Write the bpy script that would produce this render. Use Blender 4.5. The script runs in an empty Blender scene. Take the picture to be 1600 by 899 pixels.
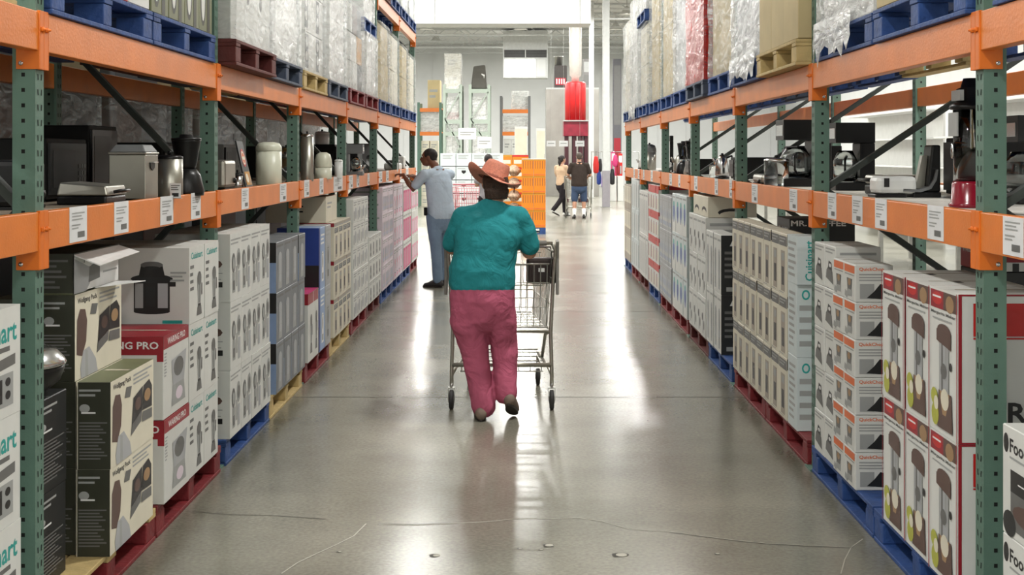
import bpy, math, random
from mathutils import Vector, Matrix
random.seed(7)
C = bpy.context.scene.collection
PI = math.pi
F = 2050.0; H = 1.65; CX = 818.0; CY = 242.0

# ------------------------------------------------------------ camera
cam = bpy.data.cameras.new('camera'); cam_o = bpy.data.objects.new('camera', cam); C.objects.link(cam_o)
cam_o.location = (0, 0, H); cam_o.rotation_euler = (PI/2, 0, 0)
cam.sensor_width = 36.0; cam.lens = 36.0*F/1600.0
cam.shift_x = -(CX-800)/1600.0; cam.shift_y = -(449.5-CY)/1600.0
cam.clip_start = 0.05; cam.clip_end = 300
bpy.context.scene.camera = cam_o
# ------------------------------------------------------------ view, world
sc = bpy.context.scene
sc.view_settings.view_transform = 'Standard'; sc.view_settings.look = 'None'
sc.view_settings.gamma = 1.0; sc.view_settings.use_curve_mapping = False
sc.view_settings.exposure = 0.82
world = bpy.data.worlds.new('world'); sc.world = world; world.use_nodes = True
world.node_tree.nodes['Background'].inputs[0].default_value = (0.9, 0.95, 1.0, 1)
world.node_tree.nodes['Background'].inputs[1].default_value = 0.4
sc.cycles.max_bounces = 7; sc.cycles.diffuse_bounces = 2; sc.cycles.glossy_bounces = 4
sc.cycles.transparent_max_bounces = 12; sc.cycles.sample_clamp_indirect = 4.0
sc.cycles.use_denoising = True
LAMP_W = 185.0      # watts of each high-bay lamp
LAMP_COL = (1.0, 0.985, 0.95)
LAMP_X = (-8.2, -4.1, -0.12, 3.9, 8.2); LAMP_Y = [1.5 + 6.0*i for i in range(-1, 11)]
CEIL = 7.5; LAMP_Z = 6.95

# ------------------------------------------------------------ helpers
def lin(c):
    c = c/255.0
    return c/12.92 if c <= 0.04045 else ((c+0.055)/1.055)**2.4
def rgb(r, g, b): return (lin(r), lin(g), lin(b), 1)
MATS = {}
def mat(name, col, rough=0.6, metal=0.0, vary=0.06, scale=9.0, bump=0.0, bscale=60.0, spec=0.5, emit=None):
    if name in MATS: return MATS[name]
    m = bpy.data.materials.new(name); m.use_nodes = True; MATS[name] = m
    nt = m.node_tree; b = nt.nodes['Principled BSDF']
    b.inputs['Roughness'].default_value = rough; b.inputs['Metallic'].default_value = metal
    b.inputs['Specular IOR Level'].default_value = spec
    c = rgb(*col)
    tc = nt.nodes.new('ShaderNodeTexCoord'); nz = nt.nodes.new('ShaderNodeTexNoise')
    nz.inputs['Scale'].default_value = scale; nz.inputs['Detail'].default_value = 3
    nt.links.new(tc.outputs['Object'], nz.inputs['Vector'])
    cr = nt.nodes.new('ShaderNodeValToRGB')
    cr.color_ramp.elements[0].position = 0.3; cr.color_ramp.elements[1].position = 0.7
    cr.color_ramp.elements[0].color = tuple(max(0, x*(1-vary)) for x in c[:3])+(1,)
    cr.color_ramp.elements[1].color = tuple(min(1, x*(1+vary)) for x in c[:3])+(1,)
    nt.links.new(nz.outputs['Fac'], cr.inputs['Fac']); nt.links.new(cr.outputs['Color'], b.inputs['Base Color'])
    if bump:
        n2 = nt.nodes.new('ShaderNodeTexNoise'); n2.inputs['Scale'].default_value = bscale; n2.inputs['Detail'].default_value = 4
        nt.links.new(tc.outputs['Object'], n2.inputs['Vector'])
        bp = nt.nodes.new('ShaderNodeBump'); bp.inputs['Strength'].default_value = bump; bp.inputs['Distance'].default_value = 0.01
        nt.links.new(n2.outputs['Fac'], bp.inputs['Height']); nt.links.new(bp.outputs['Normal'], b.inputs['Normal'])
    if emit:
        b.inputs['Emission Color'].default_value = c; b.inputs['Emission Strength'].default_value = emit
    return m

_TXT = {}
def text_tris(s, bold=False):
    k = (s, bold)
    if k in _TXT: return _TXT[k]
    cu = bpy.data.curves.new('t', 'FONT'); cu.body = s; cu.size = 1.0; cu.resolution_u = 2
    if bold: cu.offset = 0.022
    o = bpy.data.objects.new('t', cu)
    me = bpy.data.meshes.new_from_object(o)
    vs = [(v.co.x, v.co.y) for v in me.vertices]; fs = [tuple(p.vertices) for p in me.polygons]
    bpy.data.objects.remove(o); bpy.data.meshes.remove(me); bpy.data.curves.remove(cu)
    x0 = min(v[0] for v in vs); x1 = max(v[0] for v in vs); y0 = min(v[1] for v in vs); y1 = max(v[1] for v in vs)
    _TXT[k] = ([((x-x0)/(x1-x0), (y-y0)/(y1-y0)) for x, y in vs], fs, (x1-x0)/(y1-y0))
    return _TXT[k]

class MB:
    def __init__(s): s.v = []; s.f = []; s.m = []; s.sm = []; s.mats = []
    def mi(s, m):
        if m not in s.mats: s.mats.append(m)
        return s.mats.index(m)
    def add(s, vs, fs, m, smooth=False, M=None):
        o = len(s.v); i = s.mi(m)
        for v in vs:
            v = Vector(v)
            if M is not None: v = M @ v
            s.v.append(v)
        for f in fs: s.f.append(tuple(o+k for k in f)); s.m.append(i); s.sm.append(smooth)
    def box(s, x0, x1, y0, y1, z0, z1, m, M=None):
        if x0 > x1: x0, x1 = x1, x0
        if y0 > y1: y0, y1 = y1, y0
        if z0 > z1: z0, z1 = z1, z0
        vs = [(x0,y0,z0),(x1,y0,z0),(x1,y1,z0),(x0,y1,z0),(x0,y0,z1),(x1,y0,z1),(x1,y1,z1),(x0,y1,z1)]
        s.add(vs, [(0,3,2,1),(4,5,6,7),(0,1,5,4),(1,2,6,5),(2,3,7,6),(3,0,4,7)], m, False, M)
    def hexa(s, pts, m):   # 8 points: bottom 4 ccw, top 4 ccw
        s.add(pts, [(0,3,2,1),(4,5,6,7),(0,1,5,4),(1,2,6,5),(2,3,7,6),(3,0,4,7)], m)
    def bar(s, p0, p1, w, h, m, up=(0,0,1)):
        p0 = Vector(p0); p1 = Vector(p1); t = (p1-p0).normalized(); u = Vector(up)
        a = t.cross(u)
        if a.length < 1e-4: a = t.cross(Vector((0,1,0)))
        a.normalize(); b = a.cross(t).normalized(); a = a*w/2; b = b*h/2
        s.hexa([p0-a-b, p0+a-b, p1+a-b, p1-a-b, p0-a+b, p0+a+b, p1+a+b, p1-a+b], m)
    def tube(s, pts, r, m, n=8, ref=(0.3,0.2,0.93), caps=True, closed=False):
        """r: number or list of numbers / (a,b) pairs"""
        pts = [Vector(p) for p in pts]; N = len(pts)
        if not isinstance(r, (list, tuple)): r = [r]*N
        vs = []; fs = []
        for i, p in enumerate(pts):
            if closed: t = pts[(i+1) % N]-pts[i-1]
            else: t = pts[min(i+1, N-1)]-pts[max(i-1, 0)]
            if t.length < 1e-9: t = Vector((0,0,1))
            t.normalize(); a = Vector(ref); a = a-t*a.dot(t)
            if a.length < 1e-3: a = Vector((1,0,0))-t*t.x
            if a.length < 1e-3: a = Vector((0,1,0))
            a.normalize(); b = t.cross(a)
            ra, rb = r[i] if isinstance(r[i], (tuple, list)) else (r[i], r[i])
            for k in range(n):
                an = 2*PI*k/n; vs.append(p+a*ra*math.cos(an)+b*rb*math.sin(an))
        for i in range(N if closed else N-1):
            j = (i+1) % N
            for k in range(n): fs.append((i*n+k, i*n+(k+1) % n, j*n+(k+1) % n, j*n+k))
        if caps and not closed:
            fs.append(tuple(range(n-1, -1, -1))); fs.append(tuple((N-1)*n+k for k in range(n)))
        s.add(vs, fs, m, n > 5)
    def limb(s, pts, r, m, n=14, ref=(1,0,0)):
        """tube with rounded ends"""
        pts = [Vector(p) for p in pts]
        r = [q if isinstance(q, (tuple, list)) else (q, q) for q in r]
        d0 = (pts[0]-pts[1]).normalized(); d1 = (pts[-1]-pts[-2]).normalized()
        P = []; R = []
        for an in (80, 50, 25):
            k = math.cos(math.radians(an)); h = math.sin(math.radians(an))
            P.append(pts[0]+d0*min(r[0])*h); R.append((r[0][0]*k, r[0][1]*k))
        P += pts; R += r
        for an in (25, 50, 80):
            k = math.cos(math.radians(an)); h = math.sin(math.radians(an))
            P.append(pts[-1]+d1*min(r[-1])*h); R.append((r[-1][0]*k, r[-1][1]*k))
        s.tube(P, R, m, n, ref)
    def lathe(s, prof, c, m, n=24, M=None):
        """prof: list of (r, z)"""
        vs = []; fs = []
        for (r, z) in prof:
            for k in range(n):
                a = 2*PI*k/n; vs.append((c[0]+max(r, 1e-4)*math.cos(a), c[1]+max(r, 1e-4)*math.sin(a), c[2]+z))
        N = len(prof)
        for i in range(N-1):
            for k in range(n): fs.append((i*n+k, i*n+(k+1) % n, (i+1)*n+(k+1) % n, (i+1)*n+k))
        fs.append(tuple(range(n-1, -1, -1))); fs.append(tuple((N-1)*n+k for k in range(n)))
        s.add(vs, fs, m, True, M)
    def ball(s, c, r, m, n=16, k=10):
        rx, ry, rz = r if isinstance(r, (tuple, list)) else (r, r, r)
        vs = []; fs = []
        for i in range(1, k):
            ph = PI*i/k
            for j in range(n):
                a = 2*PI*j/n; vs.append((c[0]+rx*math.sin(ph)*math.cos(a), c[1]+ry*math.sin(ph)*math.sin(a), c[2]-rz*math.cos(ph)))
        b = len(vs); vs.append((c[0], c[1], c[2]-rz)); vs.append((c[0], c[1], c[2]+rz))
        for i in range(k-2):
            for j in range(n): fs.append((i*n+j, i*n+(j+1) % n, (i+1)*n+(j+1) % n, (i+1)*n+j))
        for j in range(n):
            fs.append((b, (j+1) % n, j)); fs.append((b+1, (k-2)*n+j, (k-2)*n+(j+1) % n))
        s.add(vs, fs, m, True)
    def prism(s, out, axis, t0, t1, m):
        """outline of 2-D points extruded along axis ('x': (y,z), 'y': (x,z), 'z': (x,y))"""
        def q(p, t): return {'x': (t, p[0], p[1]), 'y': (p[0], t, p[1]), 'z': (p[0], p[1], t)}[axis]
        n = len(out); vs = [q(p, t0) for p in out]+[q(p, t1) for p in out]
        fs = [tuple(range(n)), tuple(range(2*n-1, n-1, -1))]+[(i, i+n, (i+1) % n+n, (i+1) % n) for i in range(n)]
        s.add(vs, fs, m)
    def deco(s, o, u, v, W, Hh, items, off=0.0007):
        """flat print on a face: o = lower-left corner, u right, v up (unit), items in fractions of the face"""
        o = Vector(o); u = Vector(u); v = Vector(v); nn = u.cross(v)
        for k, it in enumerate(items):
            d = nn*(off+0.0002*k)
            T = lambda x, y: o+u*(x*W)+v*(y*Hh)+d
            m = it[-1]
            if it[0] == 'r':
                _, x0, y0, x1, y1, m = it; s.add([T(x0,y0), T(x1,y0), T(x1,y1), T(x0,y1)], [(0,1,2,3)], m)
            elif it[0] == 'e':
                _, cx, cy, rx, ry, m = it; n = 14
                s.add([T(cx+rx*math.cos(2*PI*i/n), cy+ry*math.sin(2*PI*i/n)) for i in range(n)], [tuple(range(n))], m)
            elif it[0] == 'p':
                s.add([T(*p) for p in it[1]], [tuple(range(len(it[1])))], m)
            elif it[0] == 'l':   # greeked text lines x0,y0,x1,y1,n
                _, x0, y0, x1, y1, n, m = it
                for i in range(n):
                    yy = y1-(y1-y0)*(i+0.2)/n; hh = (y1-y0)/n*0.45; e = x1-(x1-x0)*0.35*((i*37) % 10)/10
                    s.add([T(x0,yy-hh), T(e,yy-hh), T(e,yy), T(x0,yy)], [(0,1,2,3)], m)
            elif it[0] in ('t', 'tv'):   # text: string, x, y, width, height (fractions); tv reads upward
                _, st, x, y, w, h, m = it
                vs, fs, asp = text_tris(st, True)
                if it[0] == 't': s.add([T(x+a*w, y+b*h) for a, b in vs], fs, m)
                else: s.add([T(x+w-b*w, y+a*h) for a, b in vs], fs, m)
    def mesh(s, name):
        me = bpy.data.meshes.new(name); me.from_pydata([tuple(v) for v in s.v], [], s.f)
        for m in s.mats: me.materials.append(m)
        me.polygons.foreach_set('material_index', s.m); me.polygons.foreach_set('use_smooth', s.sm); me.update()
        return me
    def build(s, name, parent=None, bevel=0, loc=None, **tags):
        o = bpy.data.objects.new(name, s.mesh(name)); C.objects.link(o)
        if parent is not None: o.parent = parent
        if loc is not None: o.location = loc
        if bevel: add_bevel(o, bevel)
        tag(o, **tags); return o
def add_bevel(o, w, seg=2):
    b = o.modifiers.new('bevel', 'BEVEL'); b.width = w; b.segments = seg; b.limit_method = 'ANGLE'; b.angle_limit = math.radians(50)
LABS = {}
def tag(o, label=None, cat=None, group=None, kind=None):
    if label and cat: LABS.setdefault(label, []).append(o.name)
    if label: o['label'] = label
    if cat: o['category'] = cat
    if group: o['group'] = group
    if kind: o['kind'] = kind
    return o
def empty(name, loc, label, cat, group=None, rz=0):
    o = bpy.data.objects.new(name, None); C.objects.link(o); o.location = loc; o.rotation_euler = (0,0,rz)
    o.empty_display_size = 0.1
    return tag(o, label, cat, group)
def copy_tree(o, parent=None):
    c = o.copy(); C.objects.link(c)
    if parent is not None: c.parent = parent
    for ch in list(o.children): copy_tree(ch, c)
    return c
def P(x, y, Y): return Vector(((x-CX)*Y/F, Y, H-(y-CY)*Y/F))
def YX(x, X): return F*abs(X)/abs(x-CX)      # depth at which a point of side plane X shows at column x
ORD = ['nearest', 'second', 'third', 'fourth', 'fifth', 'sixth', 'seventh', 'eighth', 'ninth', 'tenth', 'eleventh', 'twelfth']

# ------------------------------------------------------------ materials
ORANGE = mat('orange_paint', (224, 124, 44), 0.36, 0, 0.07, 5, 0.1, 90)
ORANGE_D = mat('orange_connector_paint', (224, 114, 24), 0.45, 0, 0.07, 5)
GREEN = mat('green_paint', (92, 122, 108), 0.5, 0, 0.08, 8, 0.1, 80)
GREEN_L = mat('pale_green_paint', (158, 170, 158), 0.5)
BRACEM = mat('shade_darkened_brace', (62, 68, 64), 0.55, 0.2, 0.1, 10)  # brace paint darkened; the shade inside the bays is put into the colour
DARKH = mat('hole_dark', (12, 14, 13), 0.9, 0, 0)
STEEL = mat('galvanised_steel', (170, 170, 165), 0.35, 0.9, 0.1, 14)
CHROME = mat('chrome', (205, 205, 205), 0.18, 1.0, 0.03)
STAIN = mat('brushed_stainless', (168, 166, 156), 0.36, 0.85, 0.06, 4)
BLACKP = mat('black_plastic', (18, 18, 19), 0.35, spec=0.35)
BLACKM = mat('matt_black', (12, 12, 12), 0.6, spec=0.25)
GREYP = mat('grey_plastic', (112, 114, 114), 0.5)
WHITEP = mat('white_plastic', (226, 228, 224), 0.35)
CREAM = mat('cream_enamel', (216, 218, 198), 0.35)
GLASS = bpy.data.materials.new('clear_glass'); GLASS.use_nodes = True
_b = GLASS.node_tree.nodes['Principled BSDF']; _b.inputs['Transmission Weight'].default_value = 1; _b.inputs['Roughness'].default_value = 0.03
_b.inputs['Base Color'].default_value = (0.85, 0.9, 0.9, 1)
W_CARD = mat('white_card', (218, 219, 214), 0.55, 0, 0.04, 6)
WB_CARD = mat('cool_white_card', (206, 216, 216), 0.5, 0, 0.04, 6)
WC_CARD = mat('cream_card', (222, 216, 196), 0.55, 0, 0.04, 6)
WP_CARD = mat('pinkish_white_card', (226, 212, 222), 0.5, 0, 0.04, 6)
G_CARD = mat('grey_card', (120, 124, 128), 0.5, 0, 0.08, 6)
GL_CARD = mat('light_grey_card', (172, 174, 176), 0.5, 0, 0.05, 6)
TAU_CARD = mat('taupe_card', (168, 158, 144), 0.55, 0, 0.08, 6)
OL_CARD = mat('dark_olive_card', (50, 52, 40), 0.5, 0, 0.1, 6)
OLM_CARD = mat('olive_card', (112, 116, 84), 0.5, 0, 0.1, 6)
BK_CARD = mat('black_card', (30, 32, 33), 0.45, 0, 0.1, 6)
KRAFT = mat('kraft_card', (196, 178, 134), 0.7, 0, 0.07, 4)
RED = mat('red_ink', (150, 28, 42), 0.45); REDB = mat('bright_red_ink', (196, 34, 30), 0.45)
MAG = mat('magenta_ink', (206, 60, 120), 0.5); PINK = mat('pink_ink', (224, 150, 176), 0.5)
TEAL = mat('teal_ink', (40, 160, 152), 0.45); BLUE = mat('blue_ink', (36, 62, 140), 0.45); LBLUE = mat('light_blue_ink', (142, 166, 204), 0.45)
BROWN = mat('brown_ink', (92, 70, 62), 0.5); TAN = mat('tan_ink', (160, 128, 92), 0.5); YEL = mat('yellow_green_ink', (178, 180, 74), 0.5)
GOLD = mat('amber_ink', (196, 140, 44), 0.5); ORI = mat('orange_ink', (222, 112, 60), 0.5)
INK = mat('black_ink', (28, 27, 27), 0.45); INKG = mat('grey_ink', (104, 104, 102), 0.5); INKL = mat('pale_grey_ink', (160, 162, 160), 0.5)
WINK = mat('white_ink', (232, 232, 230), 0.5)
TAPE = mat('clear_tape', (196, 188, 166), 0.25)
PAPER = mat('white_paper_tag', (226, 227, 228), 0.6)
PBLUE = mat('blue_pallet_wood', (42, 74, 132), 0.6, 0, 0.25, 12, 0.4, 40)
PRED = mat('red_pallet_wood', (122, 34, 38), 0.6, 0, 0.22, 12, 0.4, 40)
PDRED = mat('dark_red_pallet_wood', (92, 36, 32), 0.65, 0, 0.25, 12, 0.4, 40)
PNAT = mat('natural_pallet_wood', (196, 172, 118), 0.7, 0, 0.16, 12, 0.4, 40)
PGREY = mat('slate_grey_pallet_wood', (74, 84, 102), 0.65, 0, 0.2, 12, 0.4, 40)
def film_mat(name, tint, clear):
    m = bpy.data.materials.new(name); m.use_nodes = True; nt = m.node_tree
    b = nt.nodes['Principled BSDF']; out = nt.nodes['Material Output']
    b.inputs['Base Color'].default_value = rgb(*tint); b.inputs['Roughness'].default_value = 0.16
    tc = nt.nodes.new('ShaderNodeTexCoord'); mp = nt.nodes.new('ShaderNodeMapping'); mp.inputs['Scale'].default_value = (1, 1, 3.2)
    n = nt.nodes.new('ShaderNodeTexNoise'); n.inputs['Scale'].default_value = 4.0; n.inputs['Detail'].default_value = 6; n.inputs['Distortion'].default_value = 1.6
    nt.links.new(tc.outputs['Object'], mp.inputs['Vector']); nt.links.new(mp.outputs['Vector'], n.inputs['Vector'])
    bp = nt.nodes.new('ShaderNodeBump'); bp.inputs['Strength'].default_value = 0.45; bp.inputs['Distance'].default_value = 0.05
    nt.links.new(n.outputs['Fac'], bp.inputs['Height']); nt.links.new(bp.outputs['Normal'], b.inputs['Normal'])
    tr = nt.nodes.new('ShaderNodeBsdfTransparent'); mx = nt.nodes.new('ShaderNodeMixShader')
    mr = nt.nodes.new('ShaderNodeMapRange'); mr.inputs['From Min'].default_value = 0.35; mr.inputs['From Max'].default_value = 0.65
    mr.inputs['To Min'].default_value = 1-clear-0.15; mr.inputs['To Max'].default_value = 1-clear+0.15
    nt.links.new(n.outputs['Fac'], mr.inputs['Value']); nt.links.new(mr.outputs['Result'], mx.inputs['Fac'])
    nt.links.new(tr.outputs['BSDF'], mx.inputs[1]); nt.links.new(b.outputs['BSDF'], mx.inputs[2]); nt.links.new(mx.outputs['Shader'], out.inputs['Surface'])
    return m
FILM = film_mat('stretch_film', (244, 246, 244), 0.52)
FILM_T = film_mat('thin_stretch_film', (215, 220, 218), 0.72)
FILM_R = film_mat('red_stretch_film', (205, 40, 34), 0.3)
# ============================================================ the building
XL, XR, YB, YF = -13.0, 14.0, -6.0, 70.0
def floor_material():
    m = bpy.data.materials.new('polished_concrete'); m.use_nodes = True; nt = m.node_tree; b = nt.nodes['Principled BSDF']
    tc = nt.nodes.new('ShaderNodeTexCoord')
    n1 = nt.nodes.new('ShaderNodeTexNoise'); n1.inputs['Scale'].default_value = 0.9; n1.inputs['Detail'].default_value = 7; n1.inputs['Roughness'].default_value = 0.62
    n2 = nt.nodes.new('ShaderNodeTexNoise'); n2.inputs['Scale'].default_value = 55; n2.inputs['Detail'].default_value = 5
    for n in (n1, n2): nt.links.new(tc.outputs['Object'], n.inputs['Vector'])
    cr = nt.nodes.new('ShaderNodeValToRGB'); cr.color_ramp.elements[0].position = 0.28; cr.color_ramp.elements[1].position = 0.72
    cr.color_ramp.elements[0].color = rgb(108, 107, 94); cr.color_ramp.elements[1].color = rgb(146, 143, 129)
    nt.links.new(n1.outputs['Fac'], cr.inputs['Fac'])
    c2 = nt.nodes.new('ShaderNodeValToRGB'); c2.color_ramp.elements[0].color = (0.78, 0.78, 0.78, 1); c2.color_ramp.elements[1].color = (1.12, 1.12, 1.12, 1)
    c2.color_ramp.elements[0].position = 0.3; c2.color_ramp.elements[1].position = 0.7
    nt.links.new(n2.outputs['Fac'], c2.inputs['Fac'])
    mu = nt.nodes.new('ShaderNodeMixRGB'); mu.blend_type = 'MULTIPLY'; mu.inputs['Fac'].default_value = 1
    nt.links.new(cr.outputs['Color'], mu.inputs[1]); nt.links.new(c2.outputs['Color'], mu.inputs[2]); nt.links.new(mu.outputs['Color'], b.inputs['Base Color'])
    mr = nt.nodes.new('ShaderNodeMapRange'); mr.inputs['To Min'].default_value = 0.16; mr.inputs['To Max'].default_value = 0.30
    nt.links.new(n1.outputs['Fac'], mr.inputs['Value']); nt.links.new(mr.outputs['Result'], b.inputs['Roughness'])
    b.inputs['Specular IOR Level'].default_value = 0.55
    n3 = nt.nodes.new('ShaderNodeTexNoise'); n3.inputs['Scale'].default_value = 2.2; n3.inputs['Detail'].default_value = 3
    nt.links.new(tc.outputs['Object'], n3.inputs['Vector'])
    bp = nt.nodes.new('ShaderNodeBump'); bp.inputs['Strength'].default_value = 0.25; bp.inputs['Distance'].default_value = 0.01
    nt.links.new(n3.outputs['Fac'], bp.inputs['Height']); nt.links.new(bp.outputs['Normal'], b.inputs['Normal'])
    return m
CONC = floor_material()
JOINT = mat('joint_filler', (88, 86, 76), 0.6); CRACK = mat('pale_crack_repair', (172, 169, 155), 0.5); CHIP = mat('chipped_concrete', (70, 68, 62), 0.8)
f = MB(); f.box(XL, XR, YB, YF, -0.1, 0.0, CONC)
def fl(x, y):
    Y = F*H/(y-CY); return Vector(((x-CX)*Y/F, Y, 0.0012))
def strip(pts, w, m, dz=0.0):
    for a, b in zip(pts, pts[1:]):
        a = Vector(a); b = Vector(b); t = (b-a).normalized(); n = Vector((-t.y, t.x, 0))*w/2; z = Vector((0,0,dz))
        f.add([a-n+z, b-n+z, b+n+z, a+n+z], [(0,1,2,3)], m)
for yy in (621, 487, 430, 375):
    Y = F*H/(yy-CY); strip([(-6, Y, 0.001), (6, Y, 0.001)], 0.014, JOINT)
strip([fl(*p) for p in ((592,820),(640,822),(700,819),(760,816),(810,811),(860,811),(905,810),(940,815),(985,828),(1050,832),(1110,840),(1150,845),(1200,850),(1260,853),(1330,856))], 0.006, CRACK)
strip([fl(*p) for p in ((592,819),(640,820),(700,817.5))], 0.004, CHIP, 0.0004)
strip([fl(*p) for p in ((1050,833),(1110,841),(1150,846),(1200,851),(1260,854.5),(1330,857))], 0.004, CHIP, 0.0004)
strip([fl(*p) for p in ((440,897),(465,880),(490,868),(525,852),(553,838),(572,819))], 0.006, CRACK)
strip([fl(*p) for p in ((300,800),(360,805),(420,806),(510,812))], 0.005, CHIP)
strip([fl(*p) for p in ((1314,897),(1320,875),(1330,856),(1348,843))], 0.005, CRACK)
for (x, y, w) in ((856,853,.03),(968,868,.04),(845,860,.012),(680,869,.025),(1120,866,.015),(812,858,.012),(530,863,.012)):
    c = fl(x, y); n = 9
    f.add([(c.x+w*(0.7+0.5*random.random())*math.cos(2*PI*i/n), c.y+w*0.9*(0.7+0.5*random.random())*math.sin(2*PI*i/n), 0.0013) for i in range(n)], [tuple(range(n))], CHIP)
    f.add([(c.x+w*0.6*math.cos(2*PI*i/n)+w*.2, c.y+w*0.6*math.sin(2*PI*i/n), 0.0016) for i in range(n)], [tuple(range(n))], CRACK)
f.build('floor', kind='structure')
WALLM = mat('white_wall_panel', (222, 224, 222), 0.7, 0, 0.03, 1.5)
CEILM = mat('white_ceiling_deck', (214, 214, 210), 0.75, 0, 0.04, 2)
m = MB(); m.box(XL-0.2, XL, YB, YF, 0, CEIL, WALLM); m.build('wall_left', kind='structure')
m = MB(); m.box(XR, XR+0.2, YB, YF, 0, CEIL, WALLM); m.build('wall_right', kind='structure')
m = MB(); m.box(XL-.2, XR+.2, YF, YF+0.2, 0, CEIL, WALLM)
for i in range(18): m.box(XL+0.6+i*1.5, XL+0.66+i*1.5, YF-0.03, YF, 0, CEIL, WALLM)
m.build('wall_back', kind='structure')
m = MB(); m.box(XL-.2, XR+.2, YB-0.2, YB, 0, CEIL, WALLM); m.build('wall_front', kind='structure')
m = MB(); m.box(XL-.2, XR+.2, YB-.2, YF+.2, CEIL+0.01, CEIL+0.16, CEILM); m.build('ceiling', kind='structure')
BEAMW = mat('white_painted_steel', (206, 208, 206), 0.5)
# open web roof joists across the hall
for i in range(9):
    y = 40.5+i*3.4; m = MB(); m.box(-9, 9, y-0.06, y+0.06, CEIL-0.07, CEIL, BEAMW); m.box(-9, 9, y-0.06, y+0.06, CEIL-0.62, CEIL-0.55, BEAMW)
    k = 0; x = -9.0
    while x < 8.9:
        m.bar((x, y, CEIL-0.58 if k % 2 else CEIL-0.05), (x+0.75, y, CEIL-0.05 if k % 2 else CEIL-0.58), 0.03, 0.03, BEAMW); x += 0.75; k += 1
    m.build('trim_%d' % (i+1), kind='structure')
# lamps
LENS = mat('lamp_lens', (255, 248, 236), 0.3, 0, 0, emit=9.0)
HOUS = mat('lamp_housing', (205, 205, 200), 0.4)
proto = None
ROWN = ('far left row', 'row above the left rack', 'row over the aisle', 'row above the right rack', 'far right row')
for j, y in enumerate(LAMP_Y):
    for i, xx in enumerate(LAMP_X):
        if i in (1, 3) and y < 20: continue
        if i == 2 and 28 < y < 34: continue
        if i == 2 and y < 34: xx = -2.2 if j % 2 else 2.2
        if proto is None:
            r = empty('high_bay_lamp', (xx, y, LAMP_Z), None, None)
            b = MB(); b.lathe([(0.03, 0.30), (0.09, 0.28), (0.13, 0.20), (0.2, 0.1), (0.29, 0.02), (0.3, 0.0), (0.285, 0.0), (0.19, 0.09), (0.1, 0.19), (0.0, 0.2)], (0,0,0), HOUS, 24); b.build('lamp_shade', r)
            b = MB(); b.lathe([(0.0, 0.06), (0.15, 0.06), (0.15, 0.045), (0.0, 0.045)], (0,0,0), LENS, 20); b.build('lamp_lens', r)
            b = MB(); b.tube([(0,0,0.28), (0,0,CEIL-LAMP_Z+0.005)], 0.012, STEEL, 6); b.build('hanging_rod', r)
            ld = bpy.data.lights.new('high_bay_light', 'AREA'); ld.shape = 'DISK'; ld.size = 0.5; ld.energy = LAMP_W; ld.color = LAMP_COL
            lo = bpy.data.objects.new('high_bay_light', ld); C.objects.link(lo); lo.parent = r; lo.location = (0,0,-0.01)
            proto = r
        else:
            r = copy_tree(proto); r.location = (xx, y, LAMP_Z)
        tag(r, 'white bell shaped high bay lamp, %s, %s from the camera end' % (ROWN[i], ORD[j]), 'lamp', 'high bay lamps under the ceiling')
# white bulkhead duct across the hall
m = MB(); Yd = 38.0
m.box(-5.2, 1.95, Yd, Yd+1.1, 5.45, 7.2, BEAMW)
for x in (-4, -2.6, -1.2, 0.2, 1.6): m.box(x-0.02, x+0.02, Yd-0.012, Yd, 5.45, 7.2, BEAMW)
m.build('supply_air_duct', bevel=0.02, label='large white square air duct crossing high above the far aisle', cat='duct')
# columns
def column(x0px, x1px, Y, lab, painted):
    x0 = (x0px-CX)*Y/F; x1 = (x1px-CX)*Y/F; w = x1-x0
    t = empty('steel_column', ((x0+x1)/2, Y, 0), lab, 'column')
    b = MB(); b.box(-w/2, w/2, 0, w, 0.02, CEIL-0.002, BEAMW); b.build('column_shaft', t, 0.01)
    b = MB(); b.box(-w/2-.06, w/2+.06, -.06, w+.06, 0.0, 0.02, STEEL); b.build('base_plate', t)
    if painted:
        b = MB(); b.box(-w/2-.012, w/2+.012, -.012, w+.012, 0.021, 1.15, mat('grey_column_guard', (150, 146, 152), 0.5)); b.build('column_guard', t, label='grey column guard')
column(942, 952.5, 41.0, 'thick square white column with grey guard, right of red tank', True)
column(920.5, 928, 50.0, 'thinner white column just left of the thick white column', False)
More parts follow.
